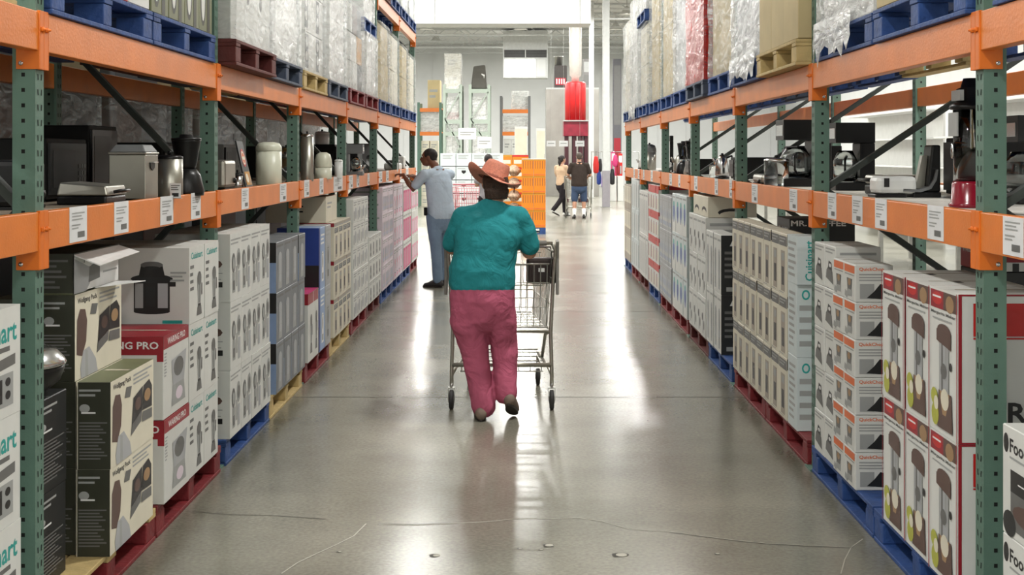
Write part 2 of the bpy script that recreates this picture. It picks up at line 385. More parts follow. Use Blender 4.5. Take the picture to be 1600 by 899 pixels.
# ============================================================ pallet racks
Y0 = 4.34; BAY = 2.515; NB = 6
XC = {-1: -1.615, 1: 1.522}                 # aisle face of the posts
XREAR = {-1: -2.44, 1: 2.80}
SIDE = {-1: 'left', 1: 'right'}
PW = 0.076
def post_mesh(side, zt, holes, near=True):
    """local: x from 0 (aisle face) outwards, y 0..PW"""
    m = MB(); s = side
    t = 0.004
    m.box(0, s*PW, 0, t, 0.01, zt, GREEN); m.box(0, s*PW, PW-t, PW, 0.01, zt, GREEN)
    m.box(0, s*t, t, PW-t, 0.01, zt, GREEN)
    m.box(s*PW, s*(PW-0.004), t, 0.018, 0.01, zt, GREEN); m.box(s*PW, s*(PW-0.004), PW-0.018, PW-t, 0.01, zt, GREEN)
    m.box(-s*0.03, s*(PW+0.03), -0.03, PW+0.03, 0.0, 0.01, GREEN)
    if holes:
        z = 0.08
        while z < zt-0.03:
            # near face (normal -y)
            m.add([(s*0.034,-0.0008,z),(s*0.046,-0.0008,z),(s*0.046,-0.0008,z+0.013),(s*0.034,-0.0008,z+0.013)], [(0,1,2,3) if s > 0 else (3,2,1,0)], DARKH)
            for (a, dd) in ((0.020, -0.003), (0.048, 0.003)):
                m.add([(-s*0.0008, a, z-0.010), (-s*0.0008, a+0.008, z-0.010), (-s*0.0008, a+0.008+dd, z+0.010), (-s*0.0008, a+dd, z+0.010)], [(0,1,2,3)], DARKH)
            z += 0.0508
    return m.mesh('post')
POSTM = {}
def upright(side, k):
    Y = Y0+BAY*k; zt = 4.8
    if side == 1 and k >= 5: zt = 2.25
    holes = k <= 6
    t = empty('pallet_rack_upright', (XC[side], Y, 0), 'green perforated rack upright, %s one from the camera, %s rack' % (ORD[k], SIDE[side]), 'rack upright', 'uprights of the %s rack' % SIDE[side])
    key = (side, zt)
    if key not in POSTM: POSTM[key] = post_mesh(side, zt, True)
    d = abs(XREAR[side]-XC[side])
    o = bpy.data.objects.new('post', POSTM[key]); C.objects.link(o); o.parent = t
    o = bpy.data.objects.new('post', POSTM[key]); C.objects.link(o); o.parent = t; o.location = (side*d, 0, 0)
    xa = side*(PW*0.75); xb = side*(d+PW*0.25); y = PW/2
    zs = [(0.15, 0.62), (1.47, 0.62), (1.47, 2.30), (3.15, 2.30), (3.15, 4.0), (4.7, 4.0)]
    for zf, zr in zs:
        if max(zf, zr) > zt: continue
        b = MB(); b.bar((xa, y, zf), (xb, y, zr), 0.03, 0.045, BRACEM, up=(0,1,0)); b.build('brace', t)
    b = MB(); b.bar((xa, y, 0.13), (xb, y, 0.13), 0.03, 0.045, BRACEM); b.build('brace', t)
for s in (-1, 1):
    for k in range(NB+1): upright(s, k)
    # the frame between the camera and the first bay carries the near beams
LEV = {'lower': (1.33, 1.46), 'upper': (1.995, 2.125), 'top': (3.31, 3.44)}
TAGX = {-1: {0: [(108,135),(178,200),(250,270),(298,313)], 1: [(377,388),(437,447)], 2: [(475,483),(499,505),(521,535)], 3: [(545,551),(557,561),(574,577)], 4: [(592,597),(603,607)], 5: [(624,627),(634,638)]},
        1: {-1: [(1568,1600)], 0: [(1450,1475),(1368,1386),(1332,1348),(1294,1307)], 1: [(1270,1281),(1234,1246),(1175,1184)], 2: [(1140,1144),(1117,1122),(1085,1090)], 3: [(1046,1050),(1060,1063)], 4: [(1017,1020),(1005,1007)], 5: [(990,992),(997,999)]}}
def beam(side, k, lev, rear=False):
    z0, z1 = LEV[lev]; ya = Y0+BAY*k+PW; yb = Y0+BAY*(k+1)
    if k < 0: ya = 1.83
    x = (XC[side] if not rear else XREAR[side]+side*PW*0.3)
    bay = 'bay nearest the camera' if k < 0 else '%s bay past the nearest upright' % (ORD[k] if k else 'first')
    lab = '%s %s shelf beam, %s, %s rack' % ('rear orange' if rear else 'orange', lev, bay, SIDE[side])
    t = empty('shelf_beam', (x, ya, z0), lab, 'shelf beam', '%s %s beams of the %s rack' % ('rear' if rear else 'front', lev, SIDE[side]))
    L = yb-ya; h = z1-z0; s = side
    m = MB(); out = [(-s*0.012, 0), (s*0.04, 0), (s*0.04, h-0.03), (s*0.025, h-0.03), (s*0.025, h), (-s*0.012, h)]
    if s > 0: out = out[::-1]
    m.prism(out, 'y', 0.002, L-0.002, ORANGE); m.build('beam_bar', t, 0.003)
    if rear: return t
    for end in (0, 1):
        yy = -PW*0.52 if end == 0 else L
        if k < 0 and end == 0: continue
        y1 = 0.0 if end == 0 else L+PW*0.46
        m = MB(); zb = -0.062
        m.box(-s*0.016, -s*0.003, yy, y1, zb, h+0.004, ORANGE_D)                 # plate on the aisle face
        if end == 1: m.box(-s*0.016, s*0.062, L-0.006, L-0.001, zb, h-0.005, ORANGE_D)          # return along the post side
        else: m.box(-s*0.016, s*0.062, 0.001, 0.006, zb, h-0.005, ORANGE_D)
        yc = (yy+y1)/2
        Mx = Matrix.Translation((-s*0.016, yc, h*0.55)) @ Matrix.Rotation(-s*PI/2, 4, 'Y')
        m.lathe([(0.009, 0), (0.009, 0.008), (0.004, 0.009), (0.004, 0.016), (0.0, 0.017)], (0,0,0), ORANGE_D, 8, Mx)
        m.box(-s*0.0215, -s*0.016, yc-0.012, yc+0.012, h*0.5, h*0.6, ORANGE_D)
        m.build('end_connector', t, 0.0015)
        if end == 1:
            m = MB(); Mx = Matrix.Translation((s*0.045, L-0.006, zb+0.02)) @ Matrix.Rotation(PI/2, 4, 'X')
            m.lathe([(0.008, 0), (0.008, 0.004), (0.0, 0.006)], (0,0,0), CHROME, 8, Mx); m.build('bolt', t, label='bright bolt head')
    if lev == 'lower':
        for (xa, xb) in TAGX[side].get(k, []):
            X = abs(XC[side])-0.012
            a = YX(xa, X)-ya; b = YX(xb, X)-ya; a, b = min(a,b), max(a,b)
            a = max(a, 0.02); b = min(b, L-0.05)
            if b-a < 0.03: continue
            m = MB(); m.box(-s*0.0125, -s*0.0142, a, b, h*0.06, h+0.004 if k % 2 == 0 else h*0.98, PAPER)
            o = (-s*0.0142, a if s < 0 else b, h*0.06)
            w = b-a; rr = random.random()
            m.deco(o, (0, -s, 0), (0,0,1), w, h*0.92, [('l', .12, .62, .85, .9, 3, INKL), ('r', .45, .12, .85, .3, INKG), ('l', .12, .36, .6, .55, 2, INKL)])
            m.build('price_tag', t, label='white price tag')
    return t
for s in (-1, 1):
    for k in range(-1, NB):
        for lv in ('lower', 'upper'):
            beam(s, k, lv); 
            if k >= 0: beam(s, k, lv, True)
for k in (4, 5): beam(-1, k, 'top'); beam(-1, k, 'top', True)
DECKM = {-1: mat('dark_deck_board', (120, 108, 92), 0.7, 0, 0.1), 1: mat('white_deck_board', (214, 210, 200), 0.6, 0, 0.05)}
for s in (-1, 1):
    for k in range(-1, NB):
        ya = Y0+BAY*k+PW+0.004 if k >= 0 else 1.86; yb = Y0+BAY*(k+1)-0.004
        xa = XC[s]+s*0.042; xb = XREAR[s]-s*0.02 if k >= 0 else XREAR[s]
        m = MB(); n = 4; w = (yb-ya)/n
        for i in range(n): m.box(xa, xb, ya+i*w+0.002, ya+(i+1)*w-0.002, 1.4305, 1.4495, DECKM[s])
        for i in range(3):
            y = ya+(yb-ya)*(0.2+0.3*i); m.box(xa, xb, y-0.03, y+0.03, 1.395, 1.43, STEEL)
        lab = '%s deck boards of the middle shelf, %s, %s rack' % ('white' if s > 0 else 'dark', 'bay nearest the camera' if k < 0 else '%s bay past nearest upright' % (ORD[k] if k else 'first'), SIDE[s])
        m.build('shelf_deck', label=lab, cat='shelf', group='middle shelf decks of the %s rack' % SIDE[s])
DECKZ = 1.4495
# ------------------------------------------------------------ pallets
PAL = {}
def pallet(m, x0, x1, y0, y1, z, colour, label, group):
    """x0 = aisle edge; shape with three rows of blocks and two fork openings towards the aisle"""
    w = abs(x1-x0); L = y1-y0; s = 1 if x1 > x0 else -1; h = 0.138
    key = (m.name, round(w, 3), round(L, 3), s)
    if key not in PAL:
        r = bpy.data.objects.new('pallet', None); C.objects.link(r)
        b = MB(); n = 7; bw = w/n
        for i in range(n): b.box(s*(i*bw+0.006 if i else 0), s*((i+1)*bw-0.006 if i < n-1 else w), 0, L, 0.12, h, m)
        for yy in (0, L/2-0.05, L-0.1): b.box(0, s*w, yy, yy+0.1, 0.1005, 0.1195, m)
        b.build('top_deck', r, 0.003)
        for yy, bl in ((0, 0.13), (L/2-0.05, 0.10), (L-0.13, 0.13)):
            for xx in (0, w/2-0.06, w-0.12): b = MB(); b.box(s*(xx+0.004), s*(xx+0.12), yy+0.002, yy+bl, 0.018, 0.10, m); b.build('block', r, 0.004)
        b = MB(); 
        for xx in (0, w/2-0.05, w-0.1): b.box(s*xx, s*(xx+0.1), 0, L, 0.0, 0.0175, m)
        b.build('bottom_deck', r, 0.003)
        PAL[key] = r
    else: r = copy_tree(PAL[key])
    r.location = (x0, y0, z); tag(r, label, 'pallet', group)
    return r
def gpal(side, xf, k, half, m, cname, L=1.19):
    ya = Y0+BAY*k+(0.09 if half == 0 else 1.30)
    lab = '%s floor pallet, %s bay past the nearest upright, %s half, %s rack' % (cname, ORD[k] if k else 'first', 'near' if half == 0 else 'far', SIDE[side])
    pallet(m, xf, xf+side*1.0, ya, ya+L, 0.0, cname, lab, 'floor pallets of the %s rack' % SIDE[side])
XPL = -1.575; XPR = 1.50
for k, a, b in ((0, PRED, PRED), (1, PBLUE, PNAT), (2, PRED, PNAT), (3, PRED, PDRED), (4, PBLUE, PBLUE), (5, PBLUE, PRED)):
    for hf, m_ in ((0, a), (1, b)):
        gpal(-1, XPL, k, hf, m_, {PRED: 'red', PBLUE: 'blue', PNAT: 'natural', PDRED: 'brownish red'}[m_])
for k, a, b in ((0, PBLUE, PBLUE), (1, PRED, PRED), (2, PBLUE, PDRED), (3, PRED, PRED), (4, PBLUE, PDRED), (5, PRED, PBLUE)):
    for hf, m_ in ((0, a), (1, b)):
        gpal(1, XPR, k, hf, m_, {PRED: 'red', PBLUE: 'blue', PNAT: 'natural', PDRED: 'brownish red'}[m_])
pallet(PNAT, -1.66, -2.66, 3.04, 4.24, 0.0, 'natural', 'pale wooden pallet under the boxes at lower left corner of the photo', 'floor pallets of the left rack')
pallet(PBLUE, XPR, XPR+1.0, 2.9, 4.1, 0.0, 'blue', 'pallet under the boxes at lower right corner of the photo', 'floor pallets of the right rack')

for ch in [o for o in C.objects if o.get('label', '') == 'red floor pallet, first bay past the nearest upright, near half, left rack'][0].children:
    if ch.name.startswith('top_deck'):
        ch.data = ch.data.copy(); ch.data.materials[0] = PNAT
# ============================================================ cartons of goods
def sub(items, x0, y0, x1, y1):
    sx, sy = x1-x0, y1-y0; out = []
    for it in items:
        k = it[0]; m = it[-1]
        if k == 'r': out.append(('r', x0+it[1]*sx, y0+it[2]*sy, x0+it[3]*sx, y0+it[4]*sy, m))
        elif k == 'e': out.append(('e', x0+it[1]*sx, y0+it[2]*sy, it[3]*sx, it[4]*sy, m))
        elif k == 'p': out.append(('p', [(x0+a*sx, y0+b*sy) for a, b in it[1]], m))
        elif k == 'l': out.append(('l', x0+it[1]*sx, y0+it[2]*sy, x0+it[3]*sx, y0+it[4]*sy, it[5], m))
        else: out.append((k, it[1], x0+it[2]*sx, y0+it[3]*sy, it[4]*sx, it[5]*sy, m))
    return out
def A_blender(body=INKG, jar=INKL):
    return [('p', [(.22,.02),(.78,.02),(.70,.2),(.30,.2)], body), ('r', .34,.2,.66,.25, INK), ('p', [(.36,.25),(.64,.25),(.72,.72),(.28,.72)], jar), ('e', .5,.76,.22,.14, body), ('r', .46,.27,.54,.7, body), ('p', [(.70,.4),(.82,.42),(.82,.64),(.72,.66)], body)]
def A_tall(a=INKL, b=INKG):
    return [('r', .25,.03,.75,.8, a), ('e', .5,.8,.25,.12, a), ('r', .33,.1,.67,.28, b), ('e', .5,.62,.12,.2, b), ('r', .3,.84,.7,.86, b)]
def A_iron():
    return [('p', [(.08,.25),(.9,.1),(.8,.48),(.35,.62),(.15,.5)], INKG), ('p', [(.3,.55),(.75,.5),(.7,.75),(.4,.8)], INK), ('e', .55,.66,.12,.06, WINK)]
def A_lines(): return [('l', .1,.1,.9,.9,6, INKL)]
def A_chopper():
    return [('r', .06,.76,.94,.96, ORI), ('l', .1,.66,.9,.74,1, INKL), ('r', .3,.12,.72,.3, INKL), ('p', [(.34,.3),(.68,.3),(.74,.6),(.28,.6)], INKG), ('e', .51,.5,.12,.1, TAN), ('p', [(.1,.1),(.3,.04),(.4,.2),(.14,.26)], INKL)]
def A_margarita():
    return [('r', .04,.86,.5,.985, RED), ('e', .27,.93,.18,.045, REDB), ('r', .5,.86,.96,.985, BROWN), ('e', .72,.91,.14,.06, TAN), ('l', .12,.925,.42,.955,1, WINK),
            ('t', 'Margarita Maker', .06, .815, .86, .028, INKG), ('l', .12,.775,.8,.80,1, INKL),
            ('r', .36,.28,.40,.64, INKL), ('r', .66,.28,.70,.64, INKL), ('r', .40,.28,.66,.64, GL_CARD), ('r', .44,.3,.50,.66, INKG), ('r', .58,.38,.62,.64, INKL), ('e', .53,.44,.11,.055, INKG), ('r', .30,.66,.76,.72, BROWN), ('e', .53,.72,.23,.045, BROWN), ('p', [(.28,.64),(.78,.60),(.78,.72),(.28,.72)], BROWN),
            ('e', .77,.49,.04,.03, INK),
            ('p', [(.32,.04),(.84,.04),(.80,.30),(.36,.30)], BROWN), ('p', [(.40,.3),(.74,.3),(.62,.14),(.5,.14)], TAN), ('e', .58,.25,.14,.075, WC_CARD), ('e', .24,.12,.13,.08, YEL), ('e', .21,.24,.12,.06, YEL), ('e', .28,.20,.08,.05, WC_CARD)]
def A_griddle():
    return [('t', 'Wolfgang Puck', .05,.87,.4,.08, INK), ('l', .5,.8,.95,.95,3, INKL), ('p', [(.03,.30),(.14,.26),(.22,.42),(.24,.66),(.2,.80),(.1,.82),(.04,.7)], BROWN), ('p', [(.12,.0),(.46,.0),(.42,.16),(.28,.34),(.16,.32),(.1,.12)], GL_CARD), ('p', [(.2,.0),(.26,.0),(.25,.3),(.2,.32)], INKL),
            ('p', [(.3,.72),(.42,.7),(.46,.82),(.34,.84)], INKG), ('p', [(.46,.34),(.70,.44),(.72,.74),(.50,.66)], INK), ('p', [(.70,.44),(.95,.42),(.95,.68),(.88,.78),(.74,.74)], INK), ('p', [(.46,.34),(.44,.22),(.68,.32),(.70,.44)], INKG), ('p', [(.70,.3),(.95,.28),(.95,.4),(.72,.42)], INKG),
            ('e', .6,.56,.07,.08, BROWN), ('e', .83,.60,.08,.08, TAN)]
def A_toaster_oven():
    return [('t', 'Cuisinart', .03,.68,.9,.2, TEAL), ('r', .2,.60,.8,.645, INKG), ('p', [(.08,.4),(.9,.46),(.9,.56),(.12,.5)], INKG), ('r', .18,.1,.86,.4, INKL), ('r', .24,.14,.66,.36, INK), ('e', .45,.24,.13,.08, BROWN), ('e', .76,.32,.05,.04, INK), ('e', .76,.2,.05,.04, INK), ('l', .2,.02,.4,.09,2, INK)]
def A_brewer(c=INKG):
    return [('r', .03,.80,.97,.96, INKG), ('l', .1,.84,.8,.94,2, INKL), ('p', [(.26,.06),(.74,.06),(.74,.72),(.26,.72)], c), ('r', .36,.56,.64,.68, INKL), ('r', .36,.16,.64,.46, INK), ('l', .06,.02,.6,.05,1, INKL)]
def A_goods(n, f, y0=.08, y1=.72):
    out = [('l', .06,.80,.94,.95,2, INKL)]
    for i in range(n): out += sub(f, .03+i*.94/n, y0, .03+(i+.92)*.94/n, y1)
    return out

def carton_mesh(side, w, h, d, m, front, near, name='carton', back=None, top=None):
    b = MB(); s = side
    b.box(0, s*d, 0, w, 0, h, m)
    T = b
    if side < 0: T.deco((0,0,0), (0,1,0), (0,0,1), w, h, front)
    else: T.deco((0,w,0), (0,-1,0), (0,0,1), w, h, front)
    if near: T.deco((min(0, s*d),0,0), (1,0,0), (0,0,1), d, h, near)
    # tape and flap joint on top
    T.deco((min(0, s*d),0,h), (1,0,0), (0,1,0), d, w, (top or []) + [('r', 0,.493,1,.507, INKL), ('r', .12,.47,.88,.53, TAPE)], 0.0005)
    return b.mesh(name)
CARTONS = []
def stack(side, xf, ya, ncol, w, z0, nrow, h, d, m, front, near, look, group, skip=(), name='carton', jit=0.006, only=None, cols=None, rows=None, cat='box', top=None):
    me = carton_mesh(side, w, h, d, m, front, near, name, top=top)
    g = 0.003
    RW = {1: [''], 2: ['bottom row', 'top row'], 3: ['bottom row', 'middle row', 'top row'], 4: ['bottom row', 'second row up', 'third row up', 'top row']}
    first = None
    for r in range(nrow):
        for c in range(ncol):
            if (r, c) in skip: continue
            if first is None: o = bpy.data.objects.new(name, me); first = o; add_bevel(o, 0.003, 1)
            else: o = first.copy()
            C.objects.link(o)
            o.location = (xf+side*random.random()*jit, ya+c*(w+g), z0+r*(h+0.0012))
            rw = RW[nrow][r] if nrow in RW else ('bottom row' if r == 0 else 'top row' if r == nrow-1 else ORD[r]+' row up')
            parts = [look]
            if rw: parts.append(rw)
            if ncol > 1: parts.append('%s column from camera' % ORD[c])
            tag(o, ', '.join(parts), cat, group); CARTONS.append(o)
    return first
PZ = 0.139
XB = -1.555; XBR = 1.49
# --- left, in front of the first upright
stack(-1, -1.615, 3.788, 1, .435, PZ, 3, .343, .42, W_CARD, A_toaster_oven(), A_lines(), 'white oven carton at the left photo edge', 'oven cartons at the left photo edge')
# --- left bay 1: griddle boxes
gf = A_griddle(); gn = [('l', .05,.82,.7,.93,2, INKL), ('e', .22,.70,.16,.05, INKL), ('r', .12,.64,.55,.66, WINK), ('l', .06,.1,.9,.55,12, INKG), ('r', -.0,.0,.02,1, WC_CARD)]
stack(-1, -1.55, 4.93, 1, .57, PZ, 2, .327, .125, WC_CARD, gf, [('r',0,0,1,1,OL_CARD)]+gn, 'white and dark olive griddle carton at the aisle', 'griddle cartons', top=[('r',0,0,1,1,OLM_CARD)])
stack(-1, -1.688, 4.95, 1, .57, PZ, 3, .326, .125, WC_CARD, gf, [('r',0,0,1,1,OL_CARD)]+gn, 'white and dark olive griddle carton behind the front pair', 'griddle cartons', top=[('r',0,0,1,1,OLM_CARD)])
stack(-1, -1.826, 4.80, 1, .57, PZ, 3, .326, .125, OL_CARD, gf, gn, 'dark olive griddle carton deep in the first bay', 'griddle cartons')
# opened carton on top
t = empty('open_carton', (-1.70, 4.96, PZ+3*.3275), 'opened griddle carton with white inner flaps hanging towards the aisle', 'box')
b = MB(); w, d, h = .55, .22, .15; tk = .004
b.box(-d, 0, 0, w, 0, tk, OLM_CARD); b.box(-d, 0, 0, tk, tk, h, OL_CARD); b.box(-d, 0, w-tk, w, tk, h, OL_CARD); b.box(-d, -d+tk, tk, w-tk, tk, h, OL_CARD); b.box(-d, 0, 0, w, h, h+tk, OL_CARD)
b.deco((-d,0,0), (1,0,0), (0,0,1), d, h, [('l', .1,.1,.9,.9,6, INKG)]); b.build('carton_body', t)
b = MB(); b.box(-.003, .0, .0, w, .0, h, WINK); b.deco((0,0,0), (0,1,0), (0,0,1), w, h, [('p', [(.0,.0),(.25,.0),(.5,.55),(.3,.62),(.0,.9)], GL_CARD), ('p', [(.3,.2),(.55,.25),(.55,.75),(.32,.6)], INKG), ('r', .62,.35,.95,.40, INKL), ('r', .2,.74,.22,.84, INKG), ('r', .8,.8,.82,.92, INKG)])
b.build('inner_panel', t, label='white inner panel')
b = MB(); b.hexa([(0.001,.0,h-.004),(0.001,w,h-.004),(0.001,w,h),(0.001,.0,h),(.09,.03,h-.045),(.09,w*.97,h-.03),(.092,w*.97,h-.027),(.092,.03,h-.041)], WINK)
b.build('lid_flap', t, label='white inner side of the lid flap')
b = MB(); b.hexa([(.001,.24,.0),(.001,.5,.0),(.001,.5,.004),(.001,.24,.004),(.12,.34,.01),(.15,.42,.01),(.15,.42,.013),(.12,.34,.013)], WINK); b.build('tuck_flap', t)
# red and white waring pro cartons
wf = [('r', 0,.84,1,1, RED), ('t', 'WARING PRO', .15,.88,.7,.08, WINK), ('l', .02,.5,.12,.8,8, INKL), ('p', [(.3,.1),(.85,.1),(.8,.35),(.35,.35)], INKL), ('p', [(.35,.35),(.8,.35),(.9,.72),(.3,.66)], GL_CARD), ('e', .58,.55,.2,.12, INKG), ('e', .6,.22,.14,.08, WP_CARD)]
wn = [('r', .0,.78,1,1, RED), ('t', 'WARING PRO', .06,.85,.88,.09, WINK), ('r', .92,.7,1,.8, RED), ('l', .1,.1,.8,.65,8, INKL), ('r', 0,.05,.1,.3, YEL)]
stack(-1, -1.548, 5.66, 1, .42, PZ, 2, .362, .36, W_CARD, wf, wn, 'red topped white carton beside the griddle cartons', 'red topped cartons, left rack', top=[('r',0,0,1,1,RED)])
# white blender cartons, two columns, pressure cooker picture on the near end of the top one
bf = [('t', 'Cuisinart', .12,.84,.76,.09, TEAL), ('l', .06,.4,.3,.78,4, INKG)]+sub(A_blender(), .36,.06,.96,.72)
cook = [('p', [(.56,.17),(.76,.13),(.76,.13),(.76,.56),(.56,.56)], INK), ('r', .57,.2,.75,.55, INK)]
def A_cooker():
    return [('e', .72,.17,.135,.03, INK), ('r', .585,.17,.855,.58, INK), ('r', .595,.22,.655,.54, INKL), ('r', .765,.22,.84,.54, GL_CARD), ('r', .675,.24,.745,.5, BK_CARD), ('e', .72,.6,.16,.06, BK_CARD), ('p', [(.62,.62),(.82,.62),(.80,.78),(.64,.78)], INK), ('e', .72,.78,.085,.045, INKG), ('r', .855,.5,.90,.56, INK), ('e', .72,.745,.06,.02, BK_CARD)]
nb = [('l', .5,.6,.75,.8,3, INKL)]
stack(-1, -1.55, 6.10, 2, .285, PZ, 2, .358, .62, W_CARD, bf, [('t', 'Cuisinart', .62,.88,.3,.07, TEAL)], 'white blender carton by the first left upright', 'white blender cartons, first left bay')
stack(-1, -1.55, 6.10, 2, .285, PZ+2*.3595, 1, .358, .62, W_CARD, bf, A_cooker()+[('r', .8,.02,.95,.06, TEAL), ('l', .86,.55,.98,.7,3, INKL)], 'white carton with pressure cooker picture, atop blender cartons', 'white blender cartons, first left bay')
# --- left bay 2
of = [('l', .06,.82,.94,.93,2, INKL), ('e', .3,.56,.16,.15, INKG), ('r', .2,.12,.44,.42, INKL), ('r', .5,.2,.62,.5, INKL), ('e', .76,.6,.16,.16, INKL), ('r', .68,.1,.88,.42, GL_CARD), ('r', .24,.16,.4,.3, INKG), ('e', .3,.56,.1,.09, INKL), ('e', .76,.6,.1,.1, INKG)]
on = [('t', 'OT', .55,.84,.3,.07, INK), ('e', .6,.56,.3,.1, BROWN), ('e', .6,.6,.22,.06, YEL), ('r', .3,.22,.9,.3, INK), ('l', .3,.32,.9,.44,4, INKL)]
stack(-1, XB, 6.965, 4, .272, PZ, 3, .362, .40, W_CARD, of, on, 'cream white kitchen carton on the blue pallet', 'kitchen cartons on the blue pallet, second left bay')
gf2 = [('l', .1,.86,.9,.96,1, INKG)]+sub([('r', .2,.05,.8,.8, INKL), ('e', .5,.8,.3,.12, GL_CARD), ('e', .5,.3,.2,.1, GL_CARD), ('r', .3,.4,.7,.7, GL_CARD)], .15,.02,.85,.86)
stack(-1, XB, 8.26, 4, .27, PZ, 3, .318, .38, G_CARD, gf2, [('r', .75,0,1,.6, LBLUE), ('r', .72,.6,1,1, INK)], 'grey juicer carton, second left bay', 'grey cartons on the natural pallet, second left bay')
# --- left bay 3
stack(-1, XB, 9.50, 2, .24, PZ, 1, .50, .3, W_CARD, [('r', 0,.84,.9,1, RED)]+sub(A_blender(), .2,.1,.9,.75), [('r', 0,.84,1,1, RED), ('r', 0,.2,.5,.3, RED)], 'white carton with a red top, third left bay', 'red topped low cartons, third left bay', top=[('r',0,0,1,1,MAG)])
bl = [('r', .0,0,.2,1, BLUE), ('l', .3,.7,.9,.9,3, WINK)]+sub(A_tall(WINK, INKL), .25,.1,.95,.65)
stack(-1, XB, 10.00, 1, .30, PZ, 2, .475, .32, LBLUE, bl, [('r', 0,0,1,1, BLUE), ('r', .0,.62,.35,.9, WINK), ('t', 'a', .0,.42,.42,.22, WINK), ('r', .3,.0,1,.4, INK)], 'tall blue carton, third left bay', 'blue cartons, third left bay')
stack(-1, XB, 10.32, 1, .27, PZ, 2, .475, .32, GL_CARD, A_goods(1, A_tall()), [], 'tall pale grey carton beside the blue cartons', 'blue cartons, third left bay')
bn = [('r', .0,.92,1,1, TAU_CARD)]+A_goods(1, A_brewer(TAU_CARD), .04,.9)
stack(-1, XB, 10.78, 4, .262, PZ, 3, .315, .36, WC_CARD, bn, [('r', 0,.9,1,1, RED)], 'cream carton with brown appliance print, third left bay', 'cream cartons, third left bay')
t = stack(-1, -1.62, 10.80, 1, .62, PZ+3*.3164, 1, .215, .5, WC_CARD, [('l', .1,.5,.5,.8,2, INKL)], [('r', .5,.6,.62,.66, INK), ('r', .5,.4,.62,.46, INK)], 'big plain beige carton lying on top, third left bay', 'large cartons lying on the stacks')
# --- left bay 4
sf = [('l', .1,.7,.9,.9,2, INKL), ('e', .6,.4,.22,.26, GL_CARD), ('r', .1,.1,.3,.5, INKL)]
stack(-1, XB, 12.0, 4, .285, PZ, 5, .219, .35, W_CARD, sf, [('r', .35,.3,.8,.72, BLUE), ('e', .58,.5,.14,.14, WINK)], 'white carton with blue end square, fourth left bay', 'blue square cartons, fourth left bay')
stack(-1, XB, 13.24, 4, .28, PZ, 3, .225, .35, W_CARD, A_goods(1, A_tall(), .05,.75), [('l', .2,.2,.8,.8,4, INKL)], 'low white carton, fourth left bay', 'low white cartons, fourth left bay')
# --- left bay 5, 6
stack(-1, XB, 14.50, 4, .285, PZ, 4, .285, .35, WP_CARD, A_goods(2, A_tall(INKL, LBLUE)), [('l', .1,.1,.9,.9,5, INKL)], 'lilac white carton, near half of fifth left bay', 'lilac cartons, fifth left bay')
stack(-1, XB, 15.76, 4, .285, PZ, 3, .38, .35, WP_CARD, A_goods(1, A_blender(PINK, WP_CARD)), [], 'pinkish white carton, far half of fifth left bay', 'pinkish cartons, fifth left bay')
stack(-1, XB, 17.02, 4, .285, PZ, 3, .375, .35, W_CARD, [('r', .06,.04,.94,.78, MAG), ('r', .2,.1,.36,.7, PINK), ('r', .5,.1,.62,.7, PINK), ('r', .75,.1,.85,.7, PINK), ('l', .1,.82,.9,.94,1, INKL)], [('r', .3,.7,.9,.95, BLUE)], 'white carton with magenta stripes, sixth left bay', 'magenta striped cartons, sixth left bay')
stack(-1, XB, 18.28, 3, .36, PZ, 3, .36, .35, W_CARD, [('r', .1,.1,.9,.7, PINK), ('r', .3,.2,.7,.6, WP_CARD)], [], 'pale pink carton at the end of the left rack', 'pink cartons, sixth left bay')

# --- right, in front of the first upright
ff = [('e', .07,.84,.05,.09, INK), ('t', 'FoodSaver', .14,.77,.72,.13, INK), ('l', .14,.70,.6,.745,1, INKL), ('r', .16,.08,.98,.62, INKG), ('r', .16,.42,.98,.62, INK), ('l', .3,.5,.7,.53,1, WINK), ('e', .5,.25,.3,.1, BROWN), ('e', .14,.12,.12,.12, BK_CARD)]
stack(1, XBR, 3.66, 1, .43, PZ, 2, .337, .36, W_CARD, ff, [('l', .1,.1,.9,.8,8, INKL)], 'white vacuum sealer carton at the lower right corner', 'vacuum sealer cartons')
# --- right bay 1: margarita makers
mn = [('r', 0,0,1,.012, RED), ('r', 0,.988,1,1, RED), ('r', 0,0,.035,1, RED), ('r', .965,0,1,1, RED), ('r', .15,.72,.9,.94, REDB), ('r', .15,.70,.9,.712, REDB), ('t', 'R', .5,.14,.2,.14, INK), ('l', .3,.05,.8,.1,2, INKL)]
mf = A_margarita()+[('r', 0,0,.02,1, RED), ('r', .98,0,1,1, RED)]
stack(1, XBR, 4.50, 3, .315, PZ, 2, .515, .34, W_CARD, mf, mn, 'tall drink maker carton by nearest right upright', 'tall drink maker cartons', top=[('r', .38,.3,.46,.5, INK)])
stack(1, 1.62, 5.50, 1, .14, PZ, 4, .245, .25, W_CARD, [('r', 0,.8,1,1, MAG), ('r', .2,.1,.8,.6, INK)], [('r', .1,.7,.5,.95, RED), ('p', [(.1,.1),(.4,.1),(.4,.6),(.2,.6)], INK)], 'narrow carton between drink maker and chopper cartons', 'narrow cartons, first right bay')
cn = [('t', 'QuickChop', .1,.82,.66,.12, ORI), ('l', .1,.55,.9,.78,3, INKL), ('r', .12,.1,.5,.5, INKL), ('p', [(.3,.12),(.9,.08),(.92,.42),(.66,.5),(.5,.3)], BK_CARD)]
stack(1, XBR, 5.90, 2, .21, PZ, 6, .168, .17, W_CARD, A_chopper(), cn, 'small chopper carton with orange band', 'chopper cartons, first right bay')
stack(1, XBR+.01, 6.33, 2, .215, PZ, 5, .212, .22, W_CARD, A_goods(1, A_iron(), .05,.8), [('l', .1,.1,.9,.9,6, INKL)], 'small white iron carton, first right bay', 'iron cartons, first right bay')
